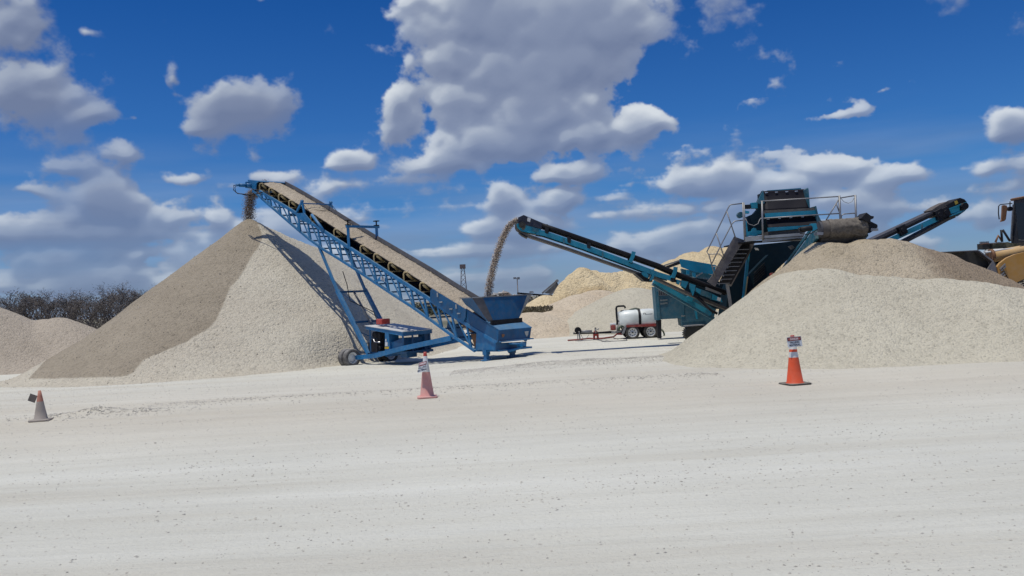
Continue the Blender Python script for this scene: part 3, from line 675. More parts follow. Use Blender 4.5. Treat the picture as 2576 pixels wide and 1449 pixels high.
for (x0, y0, x1, y1, mm) in ((719, 1072, 729, 1098, SIGNW), (716, 1104, 741, 1143, SIGNW), (713, 1150, 753, 1172, YST)):
    MB().prism([Q2(q, -0.0) for q in ((x0, y0), (x1, y0), (x1, y1), (x0, y1))], cS*0.015).build('sticker', mm, stk)
tk = MB().prism([Q2(q, 0.12) for q in ((778, 1105), (892, 1062), (892, 1165), (778, 1190))], cS*1.1); tk.build('fuel_tank', BLUED, stk, 0.02)
en = MB()
q = Q2((650, 1150), 0.35); en.box(q, dS*0.32, cS*0.3, ZU*0.2); q = Q2((648, 1110), 0.3); en.box(q, dS*0.24, cS*0.16, ZU*0.14)
q = Q2((645, 1030), 0.3); en.tube(q-cS*0.2, q+cS*0.2, 0.14, 16); q = Q2((680, 1050), 0.3); en.box(q, dS*0.1, cS*0.15, ZU*0.16)
q = Q2((610, 1150), 0.2); en.tube(q-cS*0.1, q+cS*0.05, 0.14, 14); q = Q2((660, 1165), 0.15); en.tube(q-cS*0.05, q+cS*0.1, 0.1, 14)
en.tube(Q2((620, 1000), 0.4), Q2((625, 1100), 0.4), 0.03, 8)
en.build('engine', DARK, stk)
MB().path([Q2((603, 1075), 0.12), Q2((608, 1100), 0.12), Q2((630, 1110), 0.12), Q2((668, 1103), 0.12)], 0.035, 8).build('exhaust_pipe', CHROME, stk)
vb = MB()
for (x, y, a, b2, hh_, t_) in ((930, 1120, 0.12, 0.3, 0.25, 0.6), (1010, 1130, 0.3, 0.3, 0.15, 1.0), (1105, 1110, 0.2, 0.12, 0.42, 1.3)):
    vb.box(Q2((x, y), t_), dS*a, cS*b2, ZU*hh_)
vb.build('valve_bank', BLUED, stk)
q = sz(Z2(698, 922), 0.5)
rb = MB().box(SP(q[0], 0.5, c1[1]+0.155), dS*0.2, cS*0.22, ZU*0.115)
tag(rb.build('fuel_box', RED, bevel=0.03), 'small red box standing on the white canopy of the stacker engine', 'box')
# tail: box, skirts, hopper
s_r = sz(Z3(1310, 870))[0]
def rp(px): return plane(*Z3(*px), O+dS*s_r, dS)
def Q3(px, t=0.0): return st(Z3(*px), t)
W1 = (rp((1785, 835))-O).dot(cS)
bx = MB().prism([Q3(q, -0.03) for q in ((835, 560), (1310, 870), (1295, 1055), (830, 758))], cS*0.05); bx.build('tail_side', BLUED, stk)
rl = MB().prism([rp(q) for q in ((1310, 870), (1785, 835), (1762, 1008), (1297, 1050))], dS*0.06).build('tail_cover', BLUED, stk, 0.01)
MB().prism([rp(q)-dS*0.01 for q in ((1682, 890), (1735, 885), (1728, 935), (1710, 965), (1690, 930))], -dS*0.02).build('badge', paint('grey_badge', (0.45, 0.47, 0.46), 0.5), stk)
MB().prism([rp(q)-dS*0.01 for q in ((1350, 935), (1375, 925), (1395, 940), (1380, 970), (1355, 975))], -dS*0.015).build('rust_spot', BROWN, stk)
zr = rp((1310, 870)).z; sq_ = s_r
tp = MB().add([SP(s_r+0.0, -0.03, zr), SP(s_r, W1+0.02, zr), SP(s_r+0.55, W1-0.05, zr+0.30), SP(s_r+0.75, -0.03, zr+0.34), SP(s_r+0.0, -0.03, zr-0.03), SP(s_r, W1+0.02, zr-0.03), SP(s_r+0.55, W1-0.05, zr+0.27), SP(s_r+0.75, -0.03, zr+0.31)], [(0, 1, 2, 3), (4, 5, 6, 7), (0, 1, 5, 4), (1, 2, 6, 5), (2, 3, 7, 6), (3, 0, 4, 7)])
tp.build('tail_top', BLUE, stk)
zl_ = rp((1297, 1050)).z; lz = O.z
ld = MB().prism([SP(s_r-0.09, -0.02, zl_), SP(s_r-0.09, W1, zl_), SP(s_r+0.1, W1, zl_+0.01), SP(s_r+0.1, -0.02, zl_+0.01)], ZU*0.035); ld.build('tail_ledge', BLUE, stk)
zbt = Q3((1290, 1182)).z
MB().prism([rp(q)+dS*0.10 for q in ((1297, 1058), (1742, 1035), (1735, 1140), (1290, 1182))], dS*0.05).build('tail_panel', BLUED, stk)
MB().prism([Q3(q, 0.0) for q in ((1290, 1060), (1292, 1182), (975, 1180), (990, 900), (1010, 880))], cS*0.05).build('tail_side', BLUE, stk)
MB().prism([Q3(q, 1.45) for q in ((1290, 1060), (1292, 1182), (975, 1180), (990, 900), (1010, 880))], cS*0.05).build('tail_side', BLUE, stk)
lo = MB().prism([Q3(q, 1.0) for q in ((575, 735), (720, 800), (960, 1110), (880, 1060), (700, 960), (560, 850))], cS*0.05)
lo.build('tail_frame', BLUED, stk)
dr = MB().prism([Q3(q, 0.7) for q in ((680, 710), (900, 840), (1000, 950), (965, 1120), (900, 900))], cS*0.05); dr.build('rust_guard', BROWN, stk)
MB().prism([SP(s_r+0.02, 0, zbt), SP(s_r+0.02, W1, zbt), SP(s_r+1.2, W1, zbt), SP(s_r+1.2, 0, zbt)], ZU*0.06).build('bottom_beam', BLUE, stk)
# hitch
hq = rp((1575, 1080)); h_ = MB()
h_.path([rp((1440, 1175))-dS*0.02, hq-dS*0.15-ZU*0.12, hq-dS*0.2], 0.05, 8)
h_.path([rp((1450, 1062))-dS*0.02, rp((1560, 1075))-dS*0.2, rp((1640, 1050))-dS*0.05], 0.04, 8)
h_.box(hq-dS*0.22+ZU*0.0, dS*0.14, cS*0.09, ZU*0.06); h_.tube(hq-dS*0.22, hq-dS*0.22-ZU*0.1, 0.06, 10); h_.build('hitch', BLUE, stk)
for px, tt in (((1130, 1150), 0.0), ((1575, 1160), None)):
    l_ = MB(); p_ = Q3(px, 0.06) if tt is not None else rp(px)+dS*0.25
    gnd = float(gzn(np.array(p_.x), np.array(p_.y)))
    l_.beam(Vector((p_.x, p_.y, zbt+0.06)), Vector((p_.x, p_.y, gnd+0.03)), 0.15, 0.15, up=dS); l_.box(Vector((p_.x, p_.y, gnd+0.03)), dS*0.15, cS*0.15, ZU*0.025)
    l_.beam(Vector((p_.x, p_.y, zbt+0.06)), Vector((p_.x, p_.y, zbt-0.12)), 0.2, 0.2, up=dS)
    l_.build('support_leg', BLUE if tt is not None else BLUED, stk)
# skirt boards
sk = MB().prism([Q3(q, -0.08) for q in ((345, 272), (835, 572), (832, 690), (800, 755), (318, 440), (325, 300))], cS*0.03); sk.build('skirt_board', BLUED, stk)
sk = MB()
for q in ((430, 360), (700, 530)): MB().box(Q3(q, -0.1), dS*0.03, cS*0.02, ZU*0.08).build('skirt_clamp', LGREY, stk)
for q in ((480, 465), (625, 565), (735, 630)): MB().box(Q3(q, -0.1), dS*0.08, cS*0.02, ZU*0.02).build('skirt_clamp', LGREY, stk)
zz_ = [sz(Z3(*q), 1.5) for q in ((780, 258), (1010, 385), (1010, 440), (780, 330))]
MB().prism([SP(a, 1.5, z) for a, z in zz_], cS*0.03).build('skirt_board', BLUED, stk)
# hopper with flared sides
HF = 0.42; s0 = s_r+0.10
hop = MB(); th = 0.02
A_ = Q3((765, 410), -HF); Bp = Q3((925, 420), -HF)
# rear top plane: choose s so that the corner chamfer turns 45 degrees
best = None
for k in np.linspace(-2.0, 1.5, 351):
    q = plane(*Z3(1080, 410), O+dS*k, dS); t_ = (q-O).dot(cS); sB = (Bp-O).dot(dS)
    e = abs((t_+HF)-(sB-k))
    if sB > k and (best is None or e < best[0]): best = (e, k, t_)
s0 = best[1]; tB = best[2]
zh = A_.z
Cc = SP(s0, tB, zh); Dd = plane(*Z3(1725, 365), O+dS*s0, dS); Dd.z = zh; tD = (Dd-O).dot(cS)
ch = tB+HF
sA = (A_-O).dot(dS); sB = (Bp-O).dot(dS)
E1 = SP(s0+0.04, tD+0.30, zh); F1_ = SP(sA, tD+0.30, zh)
la = Q3((832, 505), -0.02); lb = Q3((1160, 752), -0.02)
slb = (lb-O).dot(dS); zlow = lb.z
sR = slb-0.12; tL = 0.12; tR = W1-0.25
lc = SP(sR, tL, zlow+0.02); ldd = SP(sR, tR, zlow+0.05); le = SP(sR+0.15, W1-0.1, zlow+0.05); lf = SP((la-O).dot(dS), 1.52, la.z)
def pan(pts, mat, nm):
    q = [Vector(p) for p in pts]; nrm = (q[1]-q[0]).cross(q[2]-q[0]).normalized()
    MB().prism(q, nrm*th).build(nm, mat, stk)
A_ = SP(sA, -HF, zh); Bp = SP(sB, -HF, zh)
pan([A_, Bp, lb, la], BLUED, 'hopper_side')
pan([Bp, Cc, lc, lb], BELTG, 'hopper_corner')
pan([Cc, SP(s0, tD, zh), ldd, lc], BLUED, 'hopper_end')
pan([SP(s0, tD, zh), E1, le, ldd], paint('dusty_grey_steel', (0.33, 0.34, 0.33), 0.6, 0.4), 'hopper_corner')
pan([E1, F1_, lf, le], BLUED, 'hopper_side')
MB().prism([SP(sR-0.02, 0.0, zlow-0.12), SP(sR-0.02, W1-0.1, zlow-0.1), SP(sR-0.02, W1-0.1, zlow+0.06), SP(sR-0.02, 0.0, zlow+0.05)], dS*0.06).build('hopper_throat', DARK, stk)
rim = MB()
ring = [A_, Bp, Cc, SP(s0, tD, zh), E1, F1_]
for a, b in zip(ring[:-1], ring[1:]): rim.beam(a, b, 0.05, 0.035)
rim.build('hopper_rim', GREY, stk)
hopc = SP((sA+s0)/2, 0.75, 1.3)

# ------------------------------------------------------------------ falling streams
def stream(name, pts, rad, n, mat, label, smin, smax):
    pts = [Vector(p) for p in pts]; seg = [(b-a).length for a, b in zip(pts[:-1], pts[1:])]; cum = np.concatenate([[0], np.cumsum(seg)])
    d = rng.random(n)*cum[-1]
    P_ = np.array([[np.interp(x, cum, [p[i] for p in pts]) for i in range(3)] for x in d])
    w = np.interp(d/cum[-1], np.linspace(0, 1, len(rad)), rad)
    off = rng.normal(0, 0.42, (n, 3)); off = np.clip(off, -1, 1)*w[:, None]
    P_ = P_+off
    return stones(name, P_[:, 0], P_[:, 1], smin+(smax-smin)*rng.random(n), mat, label, 0, P_[:, 2], 0.8)
hx = (st(Z1(440, 300), 0.75))
tq = st(Z1(400, 700), 0.75)
stream('falling_gravel', [SP(hp[0]+0.18, 0.75, hp[1]+0.15), SP(hp[0]+0.32, 0.75, hp[1]-0.05), st(Z1(425, 340), 0.75), st(Z1(405, 500), 0.75), st(Z1(395, 690), 0.75)], [0.22, 0.27, 0.30, 0.34, 0.36], 9500, FALLD, 'brown gravel falling from the stacker head onto the tall cone', 0.014, 0.030)
YH = hopc.y
sp_ = [P(*Z4(645, 215), YH-0.0), P(*Z4(590, 245), YH), P(*Z4(545, 285), YH), P(*Z4(490, 360), YH), P(*Z4(430, 490), YH), P(*Z4(375, 640), YH), P(*Z4(330, 790), YH), P(*Z4(290, 950), YH), P(*Z4(260, 1100), YH), P(*Z4(242, 1290), YH)]
stream('falling_gravel', sp_, [0.12, 0.14, 0.15, 0.155, 0.16, 0.165], 9000, FALL, 'stream of pale and brown stones dropping from the green conveyor into the blue hopper', 0.011, 0.025)

# ------------------------------------------------------------------ green screening machine (main axis runs away from the road)
def pr(mb, zfn, pts, Y, dep):
    mb.prism([P(*zfn(*p), Y) for p in pts], Vector((0, dep, 0))); return mb
def bm_(mb, zfn, a, b, Ya, Yb, wpx, dep=None):
    p_ = P(*zfn(*a), Ya); q_ = P(*zfn(*b), Yb); w = wpx/FPX*(Ya+Yb)/2
    d_ = (q_-p_).normalized(); side = d_.cross(Vector((0, 1, 0))).normalized()
    return mb.beam(p_, q_, dep or w, w, up=side)
def tb(mb, zfn, pts, Y, r, n=8):
    if not hasattr(Y, '__len__'): Y = [Y]*len(pts)
    return mb.path([P(*zfn(*p), y) for p, y in zip(pts, Y)], r, n)
scr = thing('screening_machine', P(1900, 850, 34.5), 'green screening machine with railed platform and side conveyors behind the pale pile', 'screener')
HY = YH-0.35; BY = 34.3
def yl(x5):   # depth along the left conveyor by its pixel column
    return float(np.interp(x5, [1310, 1840], [HY, BY]))
def Lp(zfn, p):
    u, v = zfn(*p); return P(u, v, yl(u))
def lpr(zfn, pts, dep, mat, nm, off=0, bevel=0):
    mb = MB().prism([Lp(zfn, p)+Vector((0, off, 0)) for p in pts], Vector((0, dep, 0))); return mb.build(nm, mat, scr, bevel)
def lpath(zfn_pts, w, h, off=0, mb=None):
    mb = mb or MB(); q = [Lp(z_, p)+Vector((0, off, 0)) for z_, p in zfn_pts]
    for a, b in zip(q[:-1], q[1:]): mb.beam(a, b+(b-a).normalized()*0.0, w, h)
    return mb
CW = 0.8
lpr(Z4, [(650, 185), (725, 150), (985, 260), (970, 345), (650, 262)], CW, paint('navy_guard', (0.015, 0.02, 0.045), 0.5, 0.1, topdust_light=0.1), 'head_guard', bevel=0.01)
lpr(Z4, [(782, 182), (826, 200), (812, 250), (772, 234)], 0.02, WHITE, 'sticker', -0.025)
lpr(Z4, [(625, 275), (660, 262), (965, 345), (948, 415), (860, 405), (700, 375), (640, 330)], CW, TEAL, 'head_frame', 0.02, 0.01)
lpr(Z4, [(845, 325), (930, 340), (925, 385), (845, 372)], 0.1, TEALD, 'take_up_block', -0.06)
q = Lp(Z4, (705, 290)); MB().tube(q-Vector((0, 0.28, 0)), q+Vector((0, 0.05, 0)), 0.11, 16).tube(q-Vector((0, 0.36, 0)), q-Vector((0, 0.28, 0)), 0.06, 12).build('conveyor_motor', BUCK, scr)
q = Lp(Z4, (680, 300)); MB().tube(q+Vector((0, 0.05, 0)), q+Vector((0, CW-0.05, 0)), 0.2, 20).build('head_pulley', BELTB, scr)
lpr(Z4, [(655, 385), (700, 400), (778, 450), (772, 462), (700, 425)], CW, DARK, 'belt_scraper', 0.03)
tubep = [(Z4, (975, 290)), (Z4, (1200, 365)), (Z4, (2180, 705)), (Z4, (2576, 845)), (Z5, (780, 405)), (Z5, (1160, 555)), (Z5, (1480, 672))]
for off in (0.05, CW-0.05):
    MB().path([Lp(z_, p)+Vector((0, off, 0)) for z_, p in tubep], 0.088, 10).build('belt_edge', BELT, scr)
mb = MB(); rr = []
for z_, p in tubep:
    q = Lp(z_, p); rr.append([q+Vector((0, 0.08, 0.03)), q+Vector((0, 0.3, -0.07)), q+Vector((0, CW-0.3, -0.07)), q+Vector((0, CW-0.08, 0.03)), q+Vector((0, CW-0.08, 0.0)), q+Vector((0, CW-0.3, -0.1)), q+Vector((0, 0.3, -0.1)), q+Vector((0, 0.08, 0.0))])
mb.loft(rr, caps=True, smooth=False).build('belt', BELT, scr)
beamp = [(Z4, (900, 385)), (Z4, (1000, 400)), (Z4, (1560, 590)), (Z4, (2150, 810)), (Z4, (2560, 965)), (Z5, (690, 470))]
for off in (0.0, CW-0.06):
    lpath(beamp, 0.07, 0.19, off).build('side_beam', TEAL, scr)
for p in ((1272, 510), (1805, 705)): MB().beam(Lp(Z4, p)+Vector((0, -0.05, 0.12)), Lp(Z4, p)+Vector((0, -0.05, -0.12)), 0.04, 0.05).build('beam_joint', TEALD, scr)
ret = [(Z4, (640, 330)), (Z4, (690, 395)), (Z4, (850, 450)), (Z4, (1320, 605)), (Z4, (2330, 958)), (Z5, (430, 440)), (Z5, (970, 690)), (Z5, (1510, 905))]
mb = MB(); q = [Lp(z_, p) for z_, p in ret]; mb.loft([[a+Vector((0, 0.05, 0.05)), a+Vector((0, CW-0.05, 0.05)), a+Vector((0, CW-0.05, -0.05)), a+Vector((0, 0.05, -0.05))] for a in q], caps=True, smooth=False)
mb.build('return_belt', BELTB, scr)
for z_, p in ((Z4, (1040, 340)), (Z4, (1345, 470)), (Z4, (1615, 545)), (Z4, (2190, 750)), (Z5, (735, 430))):
    mb = MB(); q = Lp(z_, p)
    mb.box(q+Vector((0, 0.0, -0.06)), Vector((0.07, 0, -0.03)), Vector((0, 0.05, 0)), Vector((0.02, 0, 0.11))); mb.box(q+Vector((0.05, CW-0.05, -0.06)), Vector((0.07, 0, -0.03)), Vector((0, 0.05, 0)), Vector((0.02, 0, 0.11)))
    mb.box(q+Vector((0.05, CW/2, -0.2)), Vector((0.05, 0, -0.02)), Vector((0, CW/2, 0)), Vector((0, 0, 0.04)))
    mb.tube(q+Vector((0.02, 0.0, 0.1)), q+Vector((0.02, 0.1, 0.12)), 0.06, 10)
    mb.build('roller_bracket', DARK, scr)
lpr(Z4, [(2205, 648), (2255, 660), (2240, 720), (2200, 810), (2155, 790), (2190, 720)], 0.1, TEAL, 'belt_bracket', -0.12)
lpr(Z5, [(730, 308), (785, 318), (775, 380), (740, 470), (690, 460), (722, 380)], 0.1, TEAL, 'belt_bracket', -0.12)
lpr(Z5, [(290, 385), (345, 385), (380, 420), (375, 470), (320, 445), (285, 410)], 0.3, TEAL, 'hinge_block', -0.05)
lpr(Z5, [(400, 350), (455, 345), (470, 400), (440, 495), (395, 505), (425, 430)], 0.3, TEAL, 'hinge_block', -0.08)
tb(MB(), Z5, [(385, 500), (405, 430), (425, 360)], [yl(1690)-0.15]*3, 0.02).build('hinge_link', CHROME, scr)
lpr(Z5, [(205, 405), (265, 400), (380, 470), (440, 500), (440, 520), (330, 510)], CW, DARK, 'hinge_plate', 0.02)
lpr(Z5, [(455, 375), (660, 440), (680, 500), (460, 440)], 0.1, TEAL, 'side_beam', 0.0)
for nm, pts, mt_ in (('bracket', [(770, 485), (830, 500), (805, 558), (772, 540)], TEAL), ('bracket', [(840, 500), (935, 520), (895, 612), (832, 572)], TEAL), ('tail_bracket', [(958, 540), (1035, 568), (1022, 640), (1000, 712), (962, 610)], TEAL),
    ('tail_panel', [(1040, 600), (1112, 630), (1100, 695), (1040, 650)], TEAL), ('tail_panel', [(1112, 625), (1262, 682), (1250, 755), (1102, 700)], TEALD), ('tail_panel', [(1268, 688), (1390, 750), (1412, 806), (1258, 765)], TEAL)):
    lpr(Z5, pts, 0.25, mt_, nm, -0.1)
lpr(Z5, [(1340, 732), (1388, 745), (1376, 792), (1330, 776)], 0.02, WHITE, 'sticker', -0.13)
lpr(Z5, [(1180, 590), (1260, 620), (1400, 680), (1390, 700), (1180, 630)], 0.1, GREY, 'tail_guard', -0.1)
tb(MB(), Z5, [(1000, 705), (1060, 740), (1150, 820), (1260, 920), (1345, 965)], 34.0, 0.05).build('hydraulic_hose', DARK, scr)
tb(MB(), Z5, [(1040, 690), (1120, 760), (1220, 880), (1290, 960)], 34.1, 0.03).build('hydraulic_hose', DARK, scr)
# lower folding strut
bm_(MB(), Z5, (455, 508), (1250, 970), 35.2, 35.2, 11, 0.3).build('strut', TEAL, scr)
bm_(MB(), Z5, (440, 545), (1290, 1035), 35.3, 35.3, 8, 0.3).build('strut_channel', TEALD, scr)
pr(MB(), Z5, [(915, 735), (968, 708), (1012, 745), (992, 800), (930, 782)], 35.0, 0.2).build('strut_lug', TEAL, scr)
pr(MB(), Z5, [(1030, 920), (1060, 930), (1072, 1040), (1055, 1040)], 37.8, 0.1).build('bracket', TEAL, scr)
# power pack and its leg, crawler track
pr(MB(), Z5, [(475, 590), (760, 600), (960, 690), (1100, 760), (1330, 900), (1290, 1050), (1180, 1135), (900, 1160), (848, 1130), (835, 1030), (550, 1045), (510, 1045)], 38.0, 0.8).build('power_pack', TEALG, scr, 0.015)
pr(MB(), Z5, [(468, 588), (516, 613), (552, 1048), (505, 1060)], 37.96, 0.8).build('corner_post', TEALD, scr)
pr(MB(), Z5, [(522, 622), (705, 705), (522, 716)], 37.98, 0.05).build('radiator_grille', GREY, scr)
sl_ = MB()
for i in range(6): pr(sl_, Z5, [(535+i*24, 640+i*10), (545+i*24, 645+i*10), (545+i*24, 702), (535+i*24, 703)], 37.95, 0.04)
sl_.build('grille_bar', DARK, scr)
for y in (790, 835): pr(MB(), Z5, [(545, y-18), (648, y-30), (650, y-8), (547, y+2)], 37.98, 0.03).build('reflection_patch', paint('reflection_grey', (0.16, 0.2, 0.21), 0.5, 0.4), scr)  # paler patches painted as a reflection on the panel
lv = MB()
for i in range(3): lv.box(P(*Z5(845+i*20, 997), 37.98), Vector((0.02, 0, 0)), Vector((0, 0.01, 0)), Vector((0, 0, 0.02)))
lv.build('rivet', CHROME, scr)
pr(MB(), Z5, [(878, 690), (884, 690), (884, 1030), (878, 1030)], 37.975, 0.03).build('door_seam', TEALD, scr)
pr(MB(), Z5, [(850, 1075), (1180, 1060), (1180, 1066), (850, 1081)], 37.975, 0.03).build('door_seam', TEALD, scr)
pr(MB(), Z5, [(502, 1055), (562, 1050), (566, 1312), (522, 1314)], 38.0, 0.35).build('pack_leg', DARK, scr)
lft = P(*Z5(898, 1232), 36.3); gz0 = 0.0
tr = MB(); hh_ = (P(*Z5(898, 1150), 36.3).z-gz0)/2; Ltr = 4.2
for k, (yo) in enumerate((0.0,)):
    prof = []
    for i in range(13):
        a = math.pi/2+math.pi*i/12; prof.append((lft.x+hh_+math.cos(a)*hh_, gz0+hh_+math.sin(a)*hh_))
    for i in range(13):
        a = -math.pi/2+math.pi*i/12; prof.append((lft.x+Ltr+math.cos(a)*hh_, gz0+hh_+math.sin(a)*hh_))
    tr.prism([(x, 36.3, z) for x, z in prof], (0, 0.5, 0))
    cx_ = lft.x+Ltr/2+hh_/2
    n_ = len(prof)
    for i in range(n_):
        a = Vector((prof[i][0], 0, prof[i][1])); b = Vector((prof[(i+1) % n_][0], 0, prof[(i+1) % n_][1])); L_ = (b-a).length; m_ = max(1, int(L_/0.17))
        for j in range(m_):
            q = a.lerp(b, (j+0.5)/m_); nrm = Vector((-(b-a).z, 0, (b-a).x)).normalized()
            c_ = Vector((cx_, 0, gz0+hh_)); nrm = nrm if nrm.dot(q-c_) > 0 else -nrm
            tr.box(Vector((q.x, 36.55, q.z))+nrm*0.015, (b-a).normalized()*0.02, Vector((0, 0.28, 0)), nrm*0.025)
tr.build('crawler_track', BUCK, scr)
pr(MB(), Z5, [(905, 1150), (1165, 1128), (1165, 1118), (905, 1135)], 36.2, 0.6).build('track_guard', GREY, scr)
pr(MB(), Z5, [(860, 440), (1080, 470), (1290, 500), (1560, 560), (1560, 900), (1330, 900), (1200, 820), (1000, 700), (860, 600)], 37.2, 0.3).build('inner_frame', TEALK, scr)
# feed hopper wall behind
pr(MB(), Z5, [(812, 205), (832, 198), (1330, 285), (1300, 420), (1040, 385), (842, 312)], 39.2, 0.08).build('feed_hopper_wall', TEAL, scr, 0.01)
pr(MB(), Z5, [(845, 335), (1290, 425), (1290, 510), (1080, 470), (860, 420)], 39.4, 0.3).build('feed_hopper_frame', TEALD, scr)
bm_(MB(), Z5, (600, 292), (805, 225), 40.2, 39.5, 3.5).build('wing_brace', GREY, scr)
bm_(MB(), Z5, (630, 320), (820, 250), 40.2, 39.5, 7).build('wing_conveyor', DARK, scr)
for pts in ([(918, 350), (958, 355), (955, 420), (918, 415)], [(1000, 388), (1042, 392), (1042, 458), (1005, 450)]):
    pr(MB(), Z5, pts, 39.0, 0.12).build('bracket', TEAL, scr)
bm_(MB(), Z5, (1050, 445), (1140, 392), 38.9, 38.9, 3).build('ram', CHROME, scr)
bm_(MB(), Z5, (1115, 480), (1230, 482), 38.9, 38.9, 2).build('ram', CHROME, scr)
# chassis under the platform, its shade put into the dark teal
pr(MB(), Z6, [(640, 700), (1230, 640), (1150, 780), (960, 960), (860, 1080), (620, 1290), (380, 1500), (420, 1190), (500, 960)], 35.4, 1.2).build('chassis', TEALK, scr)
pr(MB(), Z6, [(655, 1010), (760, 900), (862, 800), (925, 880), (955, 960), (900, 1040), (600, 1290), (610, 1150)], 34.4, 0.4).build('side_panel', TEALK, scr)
lv = MB()
for i in range(5):
    bm_(lv, Z6, (700, 1010+i*28), (820, 890+i*28), 34.37, 34.37, 2.0, 0.03)
lv.build('louvre', DARK, scr)
bm_(MB(), Z6, (645, 720), (585, 1300), 34.0, 34.0, 7).build('chassis_post', TEAL, scr)
bm_(MB(), Z6, (632, 1040), (605, 1255), 33.9, 33.9, 2.6).build('prop_rod', TAN, scr)
bm_(MB(), Z6, (405, 1120), (455, 1420), 33.7, 33.7, 7).build('step_post', GREY, scr)
pr(MB(), Z6, [(1090, 705), (1120, 695), (1150, 720), (1120, 740)], 32.5, 0.2).build('lamp_box', GREY, scr)
pr(MB(), Z6, [(885, 1005), (925, 995), (930, 1030), (888, 1058)], 33.5, 0.15).build('warning_box', RED, scr)
pr(MB(), Z6, [(712, 722), (745, 728), (758, 752), (725, 748)], 33.6, 0.1).build('work_lamp', WHITE, scr)
# fines conveyor coming towards the road
X0 = P(*Z6(1440, 500), 29.0).x; X1 = P(*Z6(1950, 490), 29.0).x
hz_ = P(*Z6(1500, 515), 29.0).z; RD = 0.29
A0 = Vector((0, 29.2, hz_)); sl3 = -0.37
rr = []
for i in range(13):
    a = math.pi*0.5+math.pi*i/12
    rr.append((29.2+math.cos(a)*RD, hz_+math.sin(a)*RD))
loop = [(39.2, hz_+RD+10*sl3)]+rr+[(39.2, hz_-RD+10*sl3)]
mb = MB(); mb.loft([[Vector((X0+0.05, y, z)), Vector((X1, y, z))] for y, z in loop], closed=False, smooth=True)
mb.loft([[Vector((X0+0.05, y+(0.03 if i in (0, 14) else 0), z-0.03*(1 if i < 8 else -1))), Vector((X1, y, z-0.03*(1 if i < 8 else -1)))] for i, (y, z) in enumerate(loop)], closed=False, smooth=True)
mb.build('fines_belt', BELTB, scr)
dd = MB(); rings = []
for i in range(40):
    x = X0+0.28+(X1-X0-0.30)*i/39; r = []
    for j in range(36):
        a = 2*math.pi*j/36; k = RD+0.025+0.05*noise.noise(Vector((x*6, math.cos(a)*3, math.sin(a)*3)))*(0.3+i/39)+0.02*noise.noise(Vector((x*20, a*5, 2)))
        r.append(Vector((x, 29.2+math.cos(a)*k, hz_+math.sin(a)*k)))
    rings.append(r)
dd.loft(rings, caps=True).build('head_drum', MUDR, scr)
MB().tube((X0-0.02, 29.2, hz_), (X0+0.27, 29.2, hz_), RD*0.92, 24).build('drum_end', BELTG, scr)
bl = MB(); bl.loft([[Vector((X0+0.1, y, z)) for y, z in ((29.15, hz_-0.30), (29.5, hz_-0.62), (31.5, hz_-1.2), (31.5, hz_-0.8))], [Vector((X1-0.15, y, z)) for y, z in ((29.15, hz_-0.30), (29.5, hz_-0.62), (31.5, hz_-1.2), (31.5, hz_-0.8))]], caps=True, smooth=False)
bl.build('belt_underside', BELTB, scr)
for x, nm in ((X0-0.06, 'conveyor_rail'), (X1+0.06, 'conveyor_rail')):
    mb = MB().beam((x, 29.3, hz_-0.12), (x, 39, hz_-0.12+9.7*sl3), 0.1, 0.36); mb.beam((x-0.01, 29.6, hz_+0.12), (x-0.01, 35, hz_+0.12+5.4*sl3), 0.06, 0.10); mb.build(nm, TEALD, scr)
fr = MB()
for y in np.arange(30, 38.5, 0.8): fr.beam((X0, y, hz_-0.3+(y-29.2)*sl3), (X1, y, hz_-0.3+(y-29.2)*sl3), 0.08, 0.1)
fr.build('cross_member', TEALD, scr)
pr(MB(), Z6, [(1875, 402), (1940, 335), (1990, 372), (2022, 376), (2018, 400), (1985, 415), (1990, 460), (1930, 430)], 28.85, 0.6).build('drum_guard', DARK, scr, 0.01)
mb = MB(); pr(mb, Z6, [(1955, 420), (2000, 440), (2060, 470), (2062, 500), (1980, 560), (1950, 520)], 28.95, 0.4).build('gearbox', DARK, scr)
pr(MB(), Z6, [(1990, 508), (2068, 510), (2070, 535), (1990, 540)], 28.9, 0.2).build('bearing_plate', GREY, scr)
q = P(*Z6(1270, 517), 28.95); MB().tube(q-Vector((0.18, 0, 0.01)), q+Vector((0.2, 0, 0.02)), 0.085, 14).tube(q-Vector((0.24, 0, 0.01)), q-Vector((0.18, 0, 0.01)), 0.06, 12).build('drum_motor', DARK, scr)
pr(MB(), Z6, [(1328, 458), (1388, 455), (1405, 528), (1345, 542)], 28.9, 0.18).build('motor_bracket', TEAL, scr, 0.01)
pr(MB(), Z6, [(1395, 550), (1466, 552), (1462, 582), (1395, 582)], 28.9, 0.3).build('bearing_plate', GREY, scr)
tb(MB(), Z6, [(1200, 530), (1210, 565), (1290, 578), (1340, 560), (1400, 520)], 28.85, 0.015).build('hydraulic_hose', DARK, scr)
